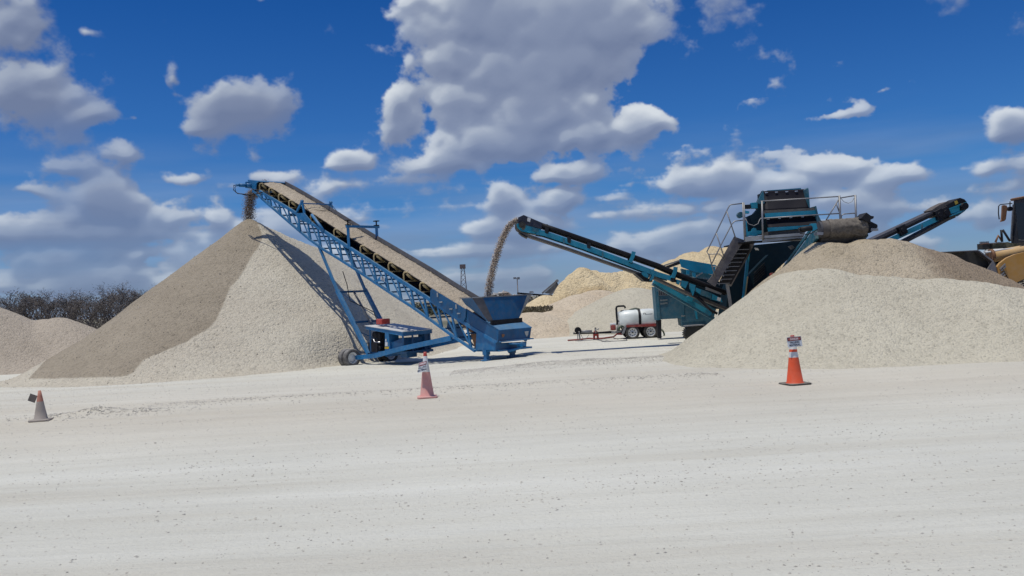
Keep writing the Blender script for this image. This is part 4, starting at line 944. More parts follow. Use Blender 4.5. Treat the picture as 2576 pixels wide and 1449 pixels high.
# screen box with rubber curtains
SBY = 32.4
def cur(y):  # curtain profile: bows out towards the bottom
    return y
def curtain(tl, tr_, bl_, br_, Yt, Yb, nm, mat=RUBR):
    rings = []
    for i in range(13):
        k = i/12; Y_ = Yt+(Yb-Yt)*k**1.6
        r = []
        for j in range(13):
            h = j/12; u0 = tl[0]+(bl_[0]-tl[0])*k; v0 = tl[1]+(bl_[1]-tl[1])*k; u1 = tr_[0]+(br_[0]-tr_[0])*k; v1 = tr_[1]+(br_[1]-tr_[1])*k
            r.append(P(*Z6(u0+(u1-u0)*h, v0+(v1-v0)*h), Y_+0.02*math.sin(h*9+k*3)*k))
        rings.append(r)
    back = [[q+Vector((0, 0.03, 0)) for q in r] for r in rings]
    mb = MB(); mb.loft([a+b[::-1] for a, b in zip(rings, back)], caps=True); mb.build(nm, mat, scr)
curtain((805, 100), (1296, 76), (822, 312), (1312, 286), SBY-0.05, SBY-0.5, 'upper_curtain')
curtain((832, 408), (1398, 372), (862, 505), (1440, 468), SBY-0.42, SBY-0.75, 'lower_curtain')
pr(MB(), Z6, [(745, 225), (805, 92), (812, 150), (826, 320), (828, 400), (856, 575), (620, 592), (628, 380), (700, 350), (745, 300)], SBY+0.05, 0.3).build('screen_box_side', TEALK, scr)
pr(MB(), Z6, [(735, 225), (803, 92), (812, 140), (818, 235), (760, 240)], SBY-0.3, 0.06).build('side_flange', TEALD, scr)
pr(MB(), Z6, [(1288, 76), (1296, 62), (1304, 90), (1318, 285), (1306, 290)], SBY-0.5, 0.5).build('side_flange', TEALD, scr)
pr(MB(), Z6, [(852, 92), (1218, 66), (1222, 84), (856, 108)], SBY+0.1, 0.5).build('top_lid', TEAL, scr)
pr(MB(), Z6, [(812, 110), (1292, 82), (1300, 280), (1385, 300), (1400, 400), (1430, 470), (1250, 560), (862, 560), (830, 330)], SBY+0.06, 0.9).build('screen_box', DARK, scr)
for i, x in enumerate((838, 948, 1062, 1167, 1277)):
    pr(MB(), Z6, [(x-17, 112-i*5), (x+15, 110-i*5), (x+17, 118-i*5), (x-13, 124-i*5)], SBY-0.12, 0.03).build('curtain_clip', CHROME, scr)
for i, x in enumerate((860, 985, 1110, 1240, 1375)):
    pr(MB(), Z6, [(x-18, 408-i*9), (x+12, 406-i*9), (x+12, 412-i*9), (x-18, 414-i*9)], SBY-0.5, 0.03).build('curtain_clip', CHROME, scr)
pr(MB(), Z6, [(820, 312), (1378, 283), (1392, 312), (826, 347)], SBY-0.55, 0.5).build('lip_plate', BELTB, scr)
pr(MB(), Z6, [(826, 345), (1392, 310), (1402, 352), (832, 392)], SBY-0.6, 0.08).build('cross_band', TEAL, scr)
pr(MB(), Z6, [(1374, 268), (1386, 262), (1408, 360), (1442, 430), (1444, 470), (1400, 470)], SBY-0.62, 0.6).build('side_plate', TEALD, scr)
pr(MB(), Z6, [(855, 502), (1328, 474), (1326, 510), (1200, 515), (862, 545)], SBY-0.8, 0.08).build('cross_band', TEAL, scr)
pr(MB(), Z6, [(856, 545), (1220, 522), (1230, 560), (860, 585)], SBY-0.7, 0.6).build('dirty_sill', BELTB, scr)
pr(MB(), Z6, [(590, 252), (672, 246), (674, 290), (592, 292)], SBY+0.2, 0.25).build('screen_motor', DARK, scr)
pr(MB(), Z6, [(670, 228), (738, 222), (762, 262), (745, 292), (682, 292)], SBY+0.1, 0.2).build('motor_mount', TEAL, scr, 0.01)
pr(MB(), Z6, [(605, 315), (650, 322), (650, 345), (612, 345)], SBY-0.05, 0.2).build('bracket', TEAL, scr)
q = P(*Z6(555, 362), 34.5); MB().tube(q, q+Vector((0, 0.2, 0)), 0.12, 20).build('flywheel', TEALD, scr)
pr(MB(), Z6, [(640, 545), (700, 530), (790, 535), (782, 572), (640, 590)], SBY-0.15, 0.2).build('foot_beam', TEAL, scr)
mb = MB(); pr(mb, Z6, [(676, 550), (680, 520), (700, 504), (722, 510), (736, 540), (742, 592), (682, 594)], SBY-0.25, 0.08).build('spring_mount', TEAL, scr)
pr(MB(), Z6, [(608, 430), (622, 430), (640, 600), (610, 600)], SBY-0.1, 0.1).build('side_plate', TEAL, scr)
ch = MB(); tb(ch, Z6, [(605, 400), (640, 460), (700, 482), (745, 460), (772, 400)], 31.9, 0.014, 5).build('safety_chain', GREY, scr)
# walkway
pr(MB(), Z6, [(798, 592), (1268, 556), (1240, 612), (800, 664)], 31.3, 0.06).build('walkway_fascia', LGREY, scr)
pr(MB(), Z6, [(800, 622), (1256, 590), (1256, 594), (800, 627)], 31.27, 0.03).build('fascia_seam', DARK, scr)
dkz = P(*Z6(798, 660), 31.3).z
xa = P(*Z6(605, 650), 31.4).x; xb = P(*Z6(800, 650), 31.4).x; xc = P(*Z6(1830, 600), 31.3).x
MB().prism([(xb, 31.36, dkz+0.02), (xc, 31.36, dkz+0.02), (xc, 32.3, dkz+0.02), (xb, 32.3, dkz+0.02)], (0, 0, 0.05)).build('walkway_deck', DARK, scr)
pr(MB(), Z6, [(605, 605), (785, 588), (797, 594), (797, 632), (612, 657)], 31.5, 0.06).build('walkway_fascia', LGREY, scr)
MB().prism([(xa, 31.56, dkz+0.02), (xb-0.01, 31.56, dkz+0.02), (xb-0.01, 34.6, dkz+0.02), (xa, 34.6, dkz+0.02)], (0, 0, 0.05)).build('walkway_deck', DARK, scr)
rl = MB(); r_ = 0.022
tb(rl, Z6, [(600, 650), (578, 225)], 31.6, 0.03); tb(rl, Z6, [(615, 650), (592, 225)], 31.7, 0.02)
tb(rl, Z6, [(800, 640), (790, 210)], 31.3, 0.035)
tb(rl, Z6, [(775, 212), (1310, 180), (1622, 160), (1650, 176), (1808, 150)], 31.3, r_); tb(rl, Z6, [(770, 402), (1240, 372), (1655, 345)], 31.3, r_)
tb(rl, Z6, [(1660, 600), (1640, 150)], 31.3, 0.04); tb(rl, Z6, [(1832, 600), (1815, 143)], 31.3, 0.04)
tb(rl, Z6, [(1660, 405), (1665, 370), (1690, 352), (1815, 343)], 31.3, r_); tb(rl, Z6, [(1480, 445), (1632, 195)], 31.3, r_); tb(rl, Z6, [(1605, 235), (1640, 330)], 31.3, r_)
rl.build('platform_railing', GREY, scr)
tb(MB(), Z6, [(1655, 178), (1690, 218), (1740, 234), (1780, 215), (1808, 172)], 31.3, 0.010, 5).build('safety_chain', GREY, scr)
# stair
rl = MB()
tb(rl, Z6, [(578, 235), (445, 250), (430, 262), (400, 320), (285, 560), (183, 768), (205, 800), (275, 1045)], 32.3, r_)
tb(rl, Z6, [(400, 318), (495, 605)], 32.3, r_); tb(rl, Z6, [(285, 558), (378, 845)], 32.3, r_)
tb(rl, Z6, [(578, 420), (490, 430), (460, 460), (340, 690), (232, 910)], 32.3, r_)
tb(rl, Z6, [(198, 795), (320, 792), (348, 815), (365, 862)], 32.3, r_*0.8); tb(rl, Z6, [(235, 930), (335, 930)], 32.3, r_*0.8)
rl.build('stair_railing', GREY, scr)
STG = paint('grey_brown_stair_steel', (0.13, 0.12, 0.125), 0.55, 0.3, topdust_light=0.2)
pr(MB(), Z6, [(485, 600), (600, 640), (530, 740), (275, 1150), (188, 1095), (235, 1040)], 32.4, 0.06).build('stair_stringer', STG, scr)
pr(MB(), Z6, [(660, 650), (720, 650), (640, 820), (450, 1150), (415, 1130)], 33.1, 0.06).build('stair_stringer', STG, scr)
pr(MB(), Z6, [(500, 700), (655, 660), (650, 760), (450, 1125), (315, 1120)], 32.95, 0.04).build('stair_shade_sheet', DARK, scr)  # added dark sheet standing in for the shade between the treads
for i in range(9):
    k = i/8; lx = 505-190*k; rx_ = 650-215*k; y = 742+372*k
    t_ = MB()
    pr(t_, Z6, [(lx, y), (rx_, y-4), (rx_, y+2), (lx, y+6)], 32.5, 0.3)
    pr(t_, Z6, [(lx+3, y+6), (lx+9, y+6), (lx+9, y+22), (lx+3, y+22)], 32.5, 0.04)
    t_.build('stair_tread', GREY, scr)
# far side conveyor, rising to the right
FY = 34.2
def fpr(pts, off, dep, mat, nm): pr(MB(), Z7, pts, FY+off, dep).build(nm, mat, scr)
def fbm_(pts, w, off, dep, mat, nm):
    mb = MB()
    for a, b in zip(pts[:-1], pts[1:]): bm_(mb, Z7, a, b, FY+off, FY+off, w, dep)
    mb.build(nm, mat, scr)
fbm_([(190, 810), (420, 705), (700, 575), (1000, 435), (1200, 345)], 11, 0.4, 0.8, BELTG, 'belt')
fbm_([(330, 790), (620, 650), (750, 590), (1100, 420), (1240, 355)], 7, 0.0, 0.08, DARK, 'belt_skirt')
fbm_([(460, 800), (600, 725), (940, 570), (1160, 470)], 12, 0.0, 0.08, TEAL, 'side_beam')
fbm_([(500, 870), (740, 755), (1000, 620), (1240, 490), (1330, 450)], 7, 0.4, 0.7, BELTB, 'return_belt')
fpr([(1085, 362), (1180, 300), (1290, 248), (1345, 268), (1240, 350), (1100, 372)], 0.0, 0.7, BELTB, 'side_skirt')
fpr([(1200, 345), (1330, 265), (1450, 203), (1505, 222), (1532, 250), (1420, 300), (1300, 360), (1260, 400)], -0.05, 0.9, DARK, 'head_guard')
fpr([(1375, 248), (1412, 236), (1428, 272), (1392, 292)], -0.08, 0.02, YST, 'sticker')
fpr([(1295, 352), (1440, 300), (1448, 385), (1320, 412)], -0.1, 0.9, TEAL, 'head_frame')
fpr([(1435, 300), (1530, 245), (1560, 320), (1510, 375), (1420, 440), (1410, 425), (1330, 435)], -0.02, 0.8, TEALD, 'head_bearing')
fbm_([(1300, 350), (1530, 262)], 2.5, -0.15, 0.04, TEAL, 'guard_rail'); fbm_([(1315, 440), (1510, 365)], 2.5, -0.15, 0.04, TEAL, 'guard_rail')
q = P(*Z7(1485, 315), FY-0.1); MB().tube(q-Vector((0, 0.2, 0)), q+Vector((0, 0.3, 0)), 0.13, 16).build('conveyor_motor', DARK, scr)
for x, y in ((700, 620), (1170, 420), (1250, 390)):
    q = P(*Z7(x, y), FY-0.05); mb = MB().box(q, Vector((0.13, 0, 0.06)), Vector((0, 0.15, 0)), Vector((-0.06, 0, 0.17))); mb.tube(q-Vector((0, 0.2, 0)), q+Vector((0, 0.7, 0)), 0.09, 12); mb.build('roller_bracket', DARK, scr)
fpr([(955, 545), (972, 540), (972, 600), (955, 605)], -0.06, 0.03, TEALD, 'beam_joint')

# ------------------------------------------------------------------ white tank trailer
TY = 39.55
wt = thing('tank_trailer', P(*Z8(1600, 1235), TY), 'white water tank trailer on two silver wheels beside the green screener', 'trailer')
def T8(x, y, dy=0.0): return P(*Z8(x, y), TY+dy)
rings = []; zc = T8(1550, 825).z; 
def se(cx, cz, ry, rz, n=32):
    r = []
    for j in range(n):
        a = 2*math.pi*j/n; ca, sa = math.cos(a), math.sin(a)
        r.append(Vector((cx, TY+0.7+ry*math.copysign(abs(ca)**0.62, ca), cz+rz*math.copysign(abs(sa)**0.62, sa))))
    return r
ry0 = 0.66; rz0 = (T8(1550, 640).z-T8(1550, 1000).z)/2; zc = (T8(1550, 655).z+T8(1550, 990).z)/2
for x, k in ((1182, 0.05), (1184, 0.74), (1192, 0.80), (1225, 0.86), (1300, 1.0), (1540, 1.0), (1560, 0.985), (1600, 0.985), (1615, 1.0), (1850, 1.0), (1885, 0.95), (1900, 0.8), (1902, 0.05)):
    rings.append(se(T8(x, 825).x, zc, ry0*k, rz0*k))
MB().loft(rings, caps=True).build('tank', POLY, wt)
xs_ = T8(1570, 800).x; MB().loft([se(xs_-0.055, zc, ry0+0.012, rz0+0.012), se(xs_+0.055, zc, ry0+0.012, rz0+0.012)], caps=False).build('tank_strap', DARK, wt)
zt2 = T8(1660, 735).z
text_part('D', 0.16, INK, wt, Vector((T8(1662, 735).x, TY+0.055, zt2)), (1, 0, 0.05), (0, -0.15, 1))
MB().box(T8(1740, 733, 0.065), Vector((0.16, 0, 0.008)), Vector((0, 0.012, 0)), Vector((0, -0.003, 0.012))).build('name_stripe', INK, wt)
fd = MB().prism([T8(*p) for p in ((1305, 950), (1880, 912), (1905, 938), (1905, 965), (1310, 985))], Vector((0, 1.4, 0))); fd.build('fender', REDD, wt)
MB().prism([T8(*p, 0.0) for p in ((1300, 955), (1312, 985), (1262, 1110), (1225, 1112))], Vector((0, 0.35, 0))).build('fender_stay', GREY, wt)
MB().prism([T8(*p, 0.3) for p in ((1310, 985), (1905, 965), (1985, 1100), (1985, 1205), (1900, 1210), (1890, 1050), (1330, 1070), (1230, 1130), (1232, 1100))], Vector((0, 0.8, 0))).build('chassis', DARK, wt)
for cx, cy in ((1432, 1108), (1782, 1095)):
    for yo in (0.12, 1.28):
        q = T8(cx, cy); R_ = 0.32; zg0 = 0.0
        wheel(wt, Vector((q.x, TY+yo, max(q.z, R_-0.02))), Vector((0, -1, 0)), R_, 0.22, 0.205, TYRE, WHITE, 1 if yo < 1 else -1)
MB().prism([T8(*p, 0.5) for p in ((290, 1105), (480, 1080), (700, 1085), (1000, 1060), (1240, 1060), (1240, 1100), (1000, 1105), (420, 1118), (290, 1122))], Vector((0, 0.25, 0))).build('tongue', DARK, wt)
tb(MB(), Z8, [(400, 1068), (645, 1068)], TY+0.5, 0.07, 10).build('hitch_tube', GREY, wt)
q = T8(376, 1045, 0.4); MB().tube(q-Vector((0, 0.03, 0)), q+Vector((0, 0.08, 0)), 0.15, 16).build('jack_wheel', DARK, wt)
mb = MB(); tb(mb, Z8, [(370, 1100), (372, 1225)], TY+0.4, 0.02); tb(mb, Z8, [(395, 1060), (415, 1225)], TY+0.4, 0.035); tb(mb, Z8, [(298, 1105), (300, 1072)], TY+0.5, 0.03)
tb(mb, Z8, [(718, 1100), (718, 1020), (760, 1028), (775, 1005)], TY+0.4, 0.03); mb.build('jack_stand', GREY, wt)
tb(MB(), Z8, [(430, 1120), (470, 1200), (540, 1195), (585, 1125)], TY+0.45, 0.012, 5).build('safety_chain', GREY, wt)
tb(MB(), Z8, [(1135, 1060), (1130, 860), (1122, 760), (1112, 620), (1122, 592), (1150, 580), (1260, 575), (1278, 588), (1286, 620)], TY+0.4, [0.04, 0.045, 0.05, 0.045, 0.045, 0.045, 0.045, 0.04, 0.04], 10).build('filler_pipe', DARK, wt)
tb(MB(), Z8, [(1195, 680), (1290, 668), (1350, 662), (1410, 635), (1480, 622), (1540, 632), (1582, 658)], [TY+0.45]*6+[TY+0.5], 0.04, 8).build('top_hose', GREENH, wt)
tb(MB(), Z8, [(1145, 860), (1180, 880), (1200, 940), (1225, 1030)], TY+0.3, 0.03).build('suction_hose', DARK, wt)
tb(MB(), Z8, [(1155, 1050), (1165, 990), (1200, 965), (1285, 945)], TY+0.25, 0.065, 10).build('suction_pipe', GREENH, wt)
mb = MB(); mb.box(T8(1052, 990, 0.5), Vector((0.11, 0, 0)), Vector((0, 0.15, 0)), Vector((0, 0, 0.12))); mb.tube(T8(1052, 985, 0.28), T8(1052, 985, 0.34), 0.11, 14); mb.build('pump_engine', REDD, wt, 0.02)
MB().box(T8(1050, 925, 0.5), Vector((0.13, 0, 0)), Vector((0, 0.18, 0)), Vector((0, 0, 0.045))).build('fuel_tank', WHITE, wt, 0.02)
mb = MB(); mb.tube(T8(1120, 1060, 0.3), T8(1240, 1060, 0.3), 0.05, 10); mb.tube(T8(1130, 1100, 0.3), T8(1130, 940, 0.3), 0.035, 8); mb.tube(T8(1020, 1082, 0.3), T8(1180, 1080, 0.3), 0.035, 8); mb.build('pump', GREY, wt)
MB().prism([T8(*p, 0.3) for p in ((1170, 1095), (1230, 1100), (1230, 1135), (1120, 1130))], Vector((0, 0.5, 0))).build('pump_base', REDD, wt)
tb(MB(), Z8, [(1985, 1020), (2020, 1070), (2038, 1120), (2028, 1165), (1995, 1168)], TY+0.9, 0.04).build('rear_hose', GREENH, wt)
def on_ground(pxs, r, dz=0.0):
    out = []
    for p in pxs:
        q = G(*Z8(*p)); out.append(Vector((q.x, q.y, float(gzn(np.array(q.x), np.array(q.y)))+r*0.8+dz)))
    return out
g = on_ground([(190, 1262), (230, 1252), (400, 1240), (520, 1222), (600, 1215), (700, 1222), (850, 1215), (980, 1200), (1060, 1190)], 0.05); g.append(T8(1120, 1120, 0.1))
MB().path(g, 0.035, 8).build('red_hose', REDD, None)
o = bpy.data.objects['red_hose']; tag(o, 'red hose lying on the ground under the tank trailer tongue', 'hose')
g = on_ground([(420, 1228), (520, 1232), (600, 1225), (560, 1218), (470, 1232)], 0.03, 0.05); MB().path(g, 0.03, 6)
g = on_ground([(690, 1240), (820, 1250), (900, 1275), (1000, 1270), (940, 1248), (840, 1262), (1080, 1262), (1250, 1255), (1320, 1245), (1310, 1225)], 0.02)
o = MB().path(g, 0.022, 6).build('grey_hose', GREY); tag(o, 'thin grey hose coiled on the ground in front of the tank trailer wheels', 'hose')
rc = thing('red_stand', G(*Z8(730, 1240)), 'small red stand below the tongue of the tank trailer', 'stand')
q = G(*Z8(730, 1238)); mb = MB()
wpx = 50/6.0375/1.267/FPX*q.y
mb.prism([q+Vector((-wpx, 0, 0)), q+Vector((-wpx*0.5, 0, 0)), q+Vector((-wpx*0.35, 0, 0.2)), q+Vector((wpx*0.35, 0, 0.2)), q+Vector((wpx*0.5, 0, 0)), q+Vector((wpx*1.05, 0, 0)), q+Vector((wpx*1.0, 0, 0.33)), q+Vector((wpx*0.4, 0, 0.43)), q+Vector((-wpx*0.4, 0, 0.43)), q+Vector((-wpx, 0, 0.3))], Vector((0, 0.3, 0))); mb.build('stand_body', RED, rc)
MB().tube(q+Vector((0, 0.15, 0.4)), q+Vector((0, 0.15, 0.58)), 0.04, 10).build('stand_post', DARK, rc)

# ------------------------------------------------------------------ traffic cones and their danger signs
def lathe_part(nm, c, prof, mat, par, n=28): return MB().lathe(c, ZU, prof, n).build(nm, mat, par)
def cone(px, hpx, label, bands, r0px, r1px, base_px, base_mat, rotb, extra=None):
    c = G(*px); c.z = float(gzn(np.array(c.x), np.array(c.y))); k = c.y/FPX
    H_ = hpx*k; r0 = r0px*k; r1 = r1px*k; root = thing('traffic_cone', c, label, 'cone', 'cones along the haul road')
    zb0 = 0.035
    for i, (a, b, mt_) in enumerate(bands):
        ra = r0+(r1-r0)*a; rb_ = r0+(r1-r0)*b; z0 = zb0+(H_-zb0)*a; z1 = zb0+(H_-zb0)*b
        prof = [(z0, ra), ((z0+z1)/2, (ra+rb_)/2), (z1, rb_)]
        if i == 0: prof = [(z0, ra*1.12), (z0+0.02, ra)]+prof[1:]
        if b > 0.995: prof += [(z1, rb_*0.7), (z1-0.01, 0.001)]
        lathe_part('cone_body' if i == 0 else 'cone_band', c, prof, mt_, root)
    bw = base_px*k/2
    ex = Vector((math.cos(rotb), math.sin(rotb), 0)); ey = Vector((-ex.y, ex.x, 0))
    pts = []
    for sx_, sy_ in ((-1, -0.8), (-0.8, -1), (0.8, -1), (1, -0.8), (1, 0.8), (0.8, 1), (-0.8, 1), (-1, 0.8)): pts.append(c+ex*sx_*bw+ey*sy_*bw)
    MB().prism([p+Vector((0, 0, 0.004)) for p in pts], ZU*0.034).build('cone_base', base_mat, root, 0.006)
    return root, c, k, H_
r1_, c1_, k1, H1 = cone((2000, 966), 124, 'bright orange cone with one white band and a danger sign on top', [(0, 0.535, ORANGE), (0.535, 0.65, WHITE), (0.65, 0.705, ORANGE), (0.705, 0.93, WHITE), (0.93, 1.0, RED)], 20.5, 4.6, 62, BLACKR, 0.25)
r2_, c2_, k2, H2 = cone((1075, 1001), 115, 'faded pink cone with a white collar and a bright red tip', [(0, 0.55, PINK), (0.55, 0.905, WHITE), (0.905, 1.0, RED)], 17.5, 3.7, 50, PINK, 0.12)
r3_, c3_, k3, H3 = cone((103, 1056), 76, 'mud caked grey cone with a worn orange tip at the far left', [(0, 0.62, MUDC), (0.62, 1.0, ORTOP)], 15.8, 3.2, 48, MUDC, 0.15)
def sign(o3, ex, ey, w, h, label, front=True):
    root = thing('danger_sign', Vector(o3)-Vector(ey).normalized()*h/2, label, 'sign')
    ex = Vector(ex).normalized(); ey = Vector(ey).normalized(); ez = ex.cross(ey); o3 = Vector(o3)
    MB().box(o3, ex*w/2, ey*h/2, ez*0.004).build('sign_board', SIGNW if front else SIGNB, root)
    if front:
        MB().box(o3+ey*h*0.285+ez*0.006, ex*w*0.47, ey*h*0.185, ez*0.002).build('sign_header', SIGNM, root)
        pts = []
        for i in range(24):
            a = 2*math.pi*i/24; pts.append(o3+ey*h*0.285+ez*0.009+ex*w*0.41*math.copysign(abs(math.cos(a))**0.6, math.cos(a))+ey*h*0.135*math.copysign(abs(math.sin(a))**0.8, math.sin(a)))
        MB().prism(pts, ez*0.002).build('header_oval', SIGNR, root)
        text_part('DANGER', h*0.25, SIGNW, root, o3+ey*h*0.275+ez*0.013, ex, ey, sx=0.80)
        text_part('FALLING', h*0.26, INK, root, o3-ey*h*0.07+ez*0.007, ex, ey, sx=0.93)
        text_part('MATERIAL', h*0.26, INK, root, o3-ey*h*0.33+ez*0.007, ex, ey, sx=0.93)
    else:
        MB().box(o3-ez*0.006, ex*w/2, ey*h/2, ez*0.002).build('sign_face', SIGNW, root)
    return root
z7 = lambda x, y: ((2450+x/7.247)/1.2671, (1050+y/7.247)/1.2671)
q = P(*z7(597, 285), c1_.y-0.12)
sign(q, (1, -0.05, 0.05), (-0.10, 0.0, 1), 330/7.247/1.2671*k1, 232/7.247/1.2671*k1, 'danger falling material sign mounted upright on the bright orange cone')
zm = lambda x, y: ((1290+x/7.243)/1.2671, (1100+y/7.243)/1.2671)
q = P(*zm(412, 500), c2_.y-0.17)
sign(q, (0.86, -0.45, 0.22), (0.10, 0.32, 0.94), 0.235, 0.235, 'danger falling material sign hanging tilted from the faded pink cone')
zk = lambda x, y: ((60+x/8.525)/1.2671, (1210+y/8.525)/1.2671)
q = P(*zk(372, 505), c3_.y+0.02)
sign(q, (0.93, 0.0, -0.37), (0.37, 0.1, 0.93), 0.165, 0.165, 'dirty blank back of a sign hanging behind the mud caked cone', False)

# ------------------------------------------------------------------ yellow wheel loader
LY = 31.5
ld_ = thing('wheel_loader', P(*Z7(2400, 1700), LY), 'yellow wheel loader with a dark bucket behind the tan pile at the right edge', 'loader')
def lp(zfn, pts, off, dep, mat, nm, bevel=0): return pr(MB(), zfn, pts, LY+off, dep).build(nm, mat, ld_, bevel)
# bucket: lies across the loader, open side seen
lp(Z7, [(1150, 905), (1685, 878), (1700, 892), (1862, 1010), (1905, 1090), (1970, 1230), (1800, 1330), (1500, 1250), (1200, 1000)], 0.25, 0.06, BUCK, 'bucket_shell')
lp(Z7, [(1680, 876), (1700, 880), (1875, 1005), (1975, 1225), (1962, 1232), (1860, 1018), (1690, 893)], -0.05, 0.35, BUCKG, 'bucket_edge')
lp(Z7, [(1865, 1015), (1975, 1225), (1940, 1260), (1795, 1200), (1805, 1120)], -0.06, 0.08, BUCKG, 'bucket_side')
lp(Z7, [(1150, 900), (1685, 872), (1685, 882), (1150, 908)], -0.6, 0.9, BUCKG, 'bucket_lip')
arm_pts = [(1925, 1088), (1960, 1040), (2050, 972), (2160, 925), (2270, 902), (2700, 860), (2900, 900), (2900, 1100), (2500, 1150), (2300, 1230), (2180, 1290), (2110, 1345), (2000, 1350), (1950, 1200)]
lp(Z7, arm_pts, -0.1, 0.12, YEL, 'lift_arm', 0.01)
lp(Z7, arm_pts, 1.3, 0.12, YEL, 'lift_arm', 0.01)
mb = MB()
for (x, y, l, a) in ((1995, 1085, 0.22, 0.75), (2005, 1110, 0.2, 0.75), (1985, 1185, 0.22, 0.7), (2010, 1200, 0.12, 0.7)):
    q = P(*Z7(x, y), LY-0.14); mb.beam(q-Vector((math.cos(a), 0, math.sin(a)))*l*0.6, q+Vector((math.cos(a), 0, math.sin(a)))*l*0.6, 0.04, 0.05, up=(0, 1, 0))
mb.build('arm_lamp_bracket', GREY, ld_)
tb(MB(), Z7, [(1990, 1100), (2060, 1230), (2115, 1315)], LY-0.16, 0.014, 6).build('grease_line', DARK, ld_)
mb = MB(); tb(mb, Z7, [(1850, 960), (2200, 895), (2400, 860)], LY+0.5, 0.21, 14); mb.build('tilt_cylinder', YELL, ld_)
tb(MB(), Z7, [(1830, 945), (1868, 940)], LY+0.5, 0.23, 14).build('cylinder_end', BROWN, ld_)
mb = MB(); tb(mb, Z7, [(1780, 905), (2000, 868), (2200, 850)], LY+0.4, 0.035); tb(mb, Z7, [(1800, 880), (2050, 862), (2200, 870)], LY+0.7, 0.04); tb(mb, Z7, [(1760, 900), (1950, 890), (2180, 870)], LY+0.6, 0.05); mb.build('boom_pipe', WHITE, ld_)
lp(Z7, [(1850, 870), (2300, 850), (2700, 850), (2700, 1150), (2300, 1150), (2000, 1130), (1920, 1060)], 0.7, 0.5, DARK, 'front_frame')
lp(Z7, [(1740, 790), (1865, 785), (1868, 850), (1745, 865)], 0.9, 0.4, BUCK, 'tool_box'); bm_(MB(), Z7, (1715, 797), (1865, 785), LY+0.9, LY+0.9, 2).build('tool_box_lid', BROWN, ld_)
lp(Z7, [(1870, 790), (1975, 780), (2060, 770), (2180, 800), (2180, 860), (1870, 855)], 0.8, 0.8, paint('oily_green_steel', (0.05, 0.06, 0.035), 0.6, 0.4), 'loader_valves')
lp(Z7, [(1840, 785), (1940, 772), (2040, 775), (2040, 782), (1840, 795)], 0.75, 0.5, BUCKG, 'fender_step')
mb = MB(); tb(mb, Z7, [(1905, 770), (1940, 688), (1985, 755)], LY+0.7, 0.04, 6); mb.build('orange_lever', BROWN, ld_)
mb = MB(); tb(mb, Z7, [(1990, 770), (1978, 615), (1998, 615), (2090, 760)], LY+0.6, 0.04, 6); mb.build('wiper_arm', DARK, ld_)
lp(Z7, [(2138, 240), (2800, 215), (2800, 860), (2185, 860), (2105, 790), (2110, 640)], 2.2, -1.8, DARK, 'cab')
lp(Z7, [(2160, 270), (2780, 245), (2780, 800), (2200, 740)], 0.36, 0.03, GLASS, 'cab_glass')
lp(Z7, [(2088, 222), (2105, 212), (2850, 170), (2850, 215), (2098, 246)], 2.4, -2.3, BROWN, 'cab_roof', 0.02)
bm_(MB(), Z7, (2135, 290), (2105, 760), LY+2.15, LY+2.15, 4).build('cab_pillar', GREY, ld_)
tb(MB(), Z7, [(2120, 275), (1965, 290), (1945, 310), (1942, 400), (1952, 480)], LY+1.9, 0.02, 6).build('mirror_bracket', DARK, ld_)
lp(Z7, [(1995, 305), (2010, 295), (2050, 300), (2060, 330), (2040, 480), (2020, 502), (1972, 512), (1985, 480), (1990, 400)], 1.85, 0.08, BROWN, 'mirror', 0.01)
q = P(*Z7(2090, 345), LY+1.9); MB().tube(q-Vector((0, 0.06, 0)), q+Vector((0, 0.08, 0)), 0.085, 14).tube(q, q+Vector((0.02, 0, 0.28)), 0.02, 6).build('head_lamp', DARK, ld_)
lp(Z7, [(2800, 700), (4300, 640), (4500, 760), (4500, 1400), (2800, 1400)], 0.3, 2.2, YEL, 'engine_hood', 0.05)
for cx, nm in ((2520, 0), (3900, 1)):
    c_ = P(*Z7(cx, 1580), LY); R_ = 0.95
    for yo in (0.15, 2.4):
        wq = wheel(ld_, Vector((c_.x, LY+yo+0.1, c_.z)), Vector((0, -1, 0)), R_, 0.6, 0.45, TYREL, YEL, 1 if yo < 1 else -1, holes=False)
        lugs = MB()
        for j in range(26):
            a = 2*math.pi*j/26; e = Vector((math.cos(a), 0, math.sin(a))); tdir = Vector((-math.sin(a), 0, math.cos(a)))
            for sgn in (-1, 1): lugs.box(Vector((c_.x, LY+yo+0.1+0.14*sgn, c_.z))+e*(R_+0.01)+tdir*0.04*sgn, tdir*0.055, Vector((0, 0.15, 0))+tdir*0.04*sgn, e*0.035)
        lugs.build('tread_lug', TYREL, wq)
c_ = P(*Z7(2520, 1580), LY)
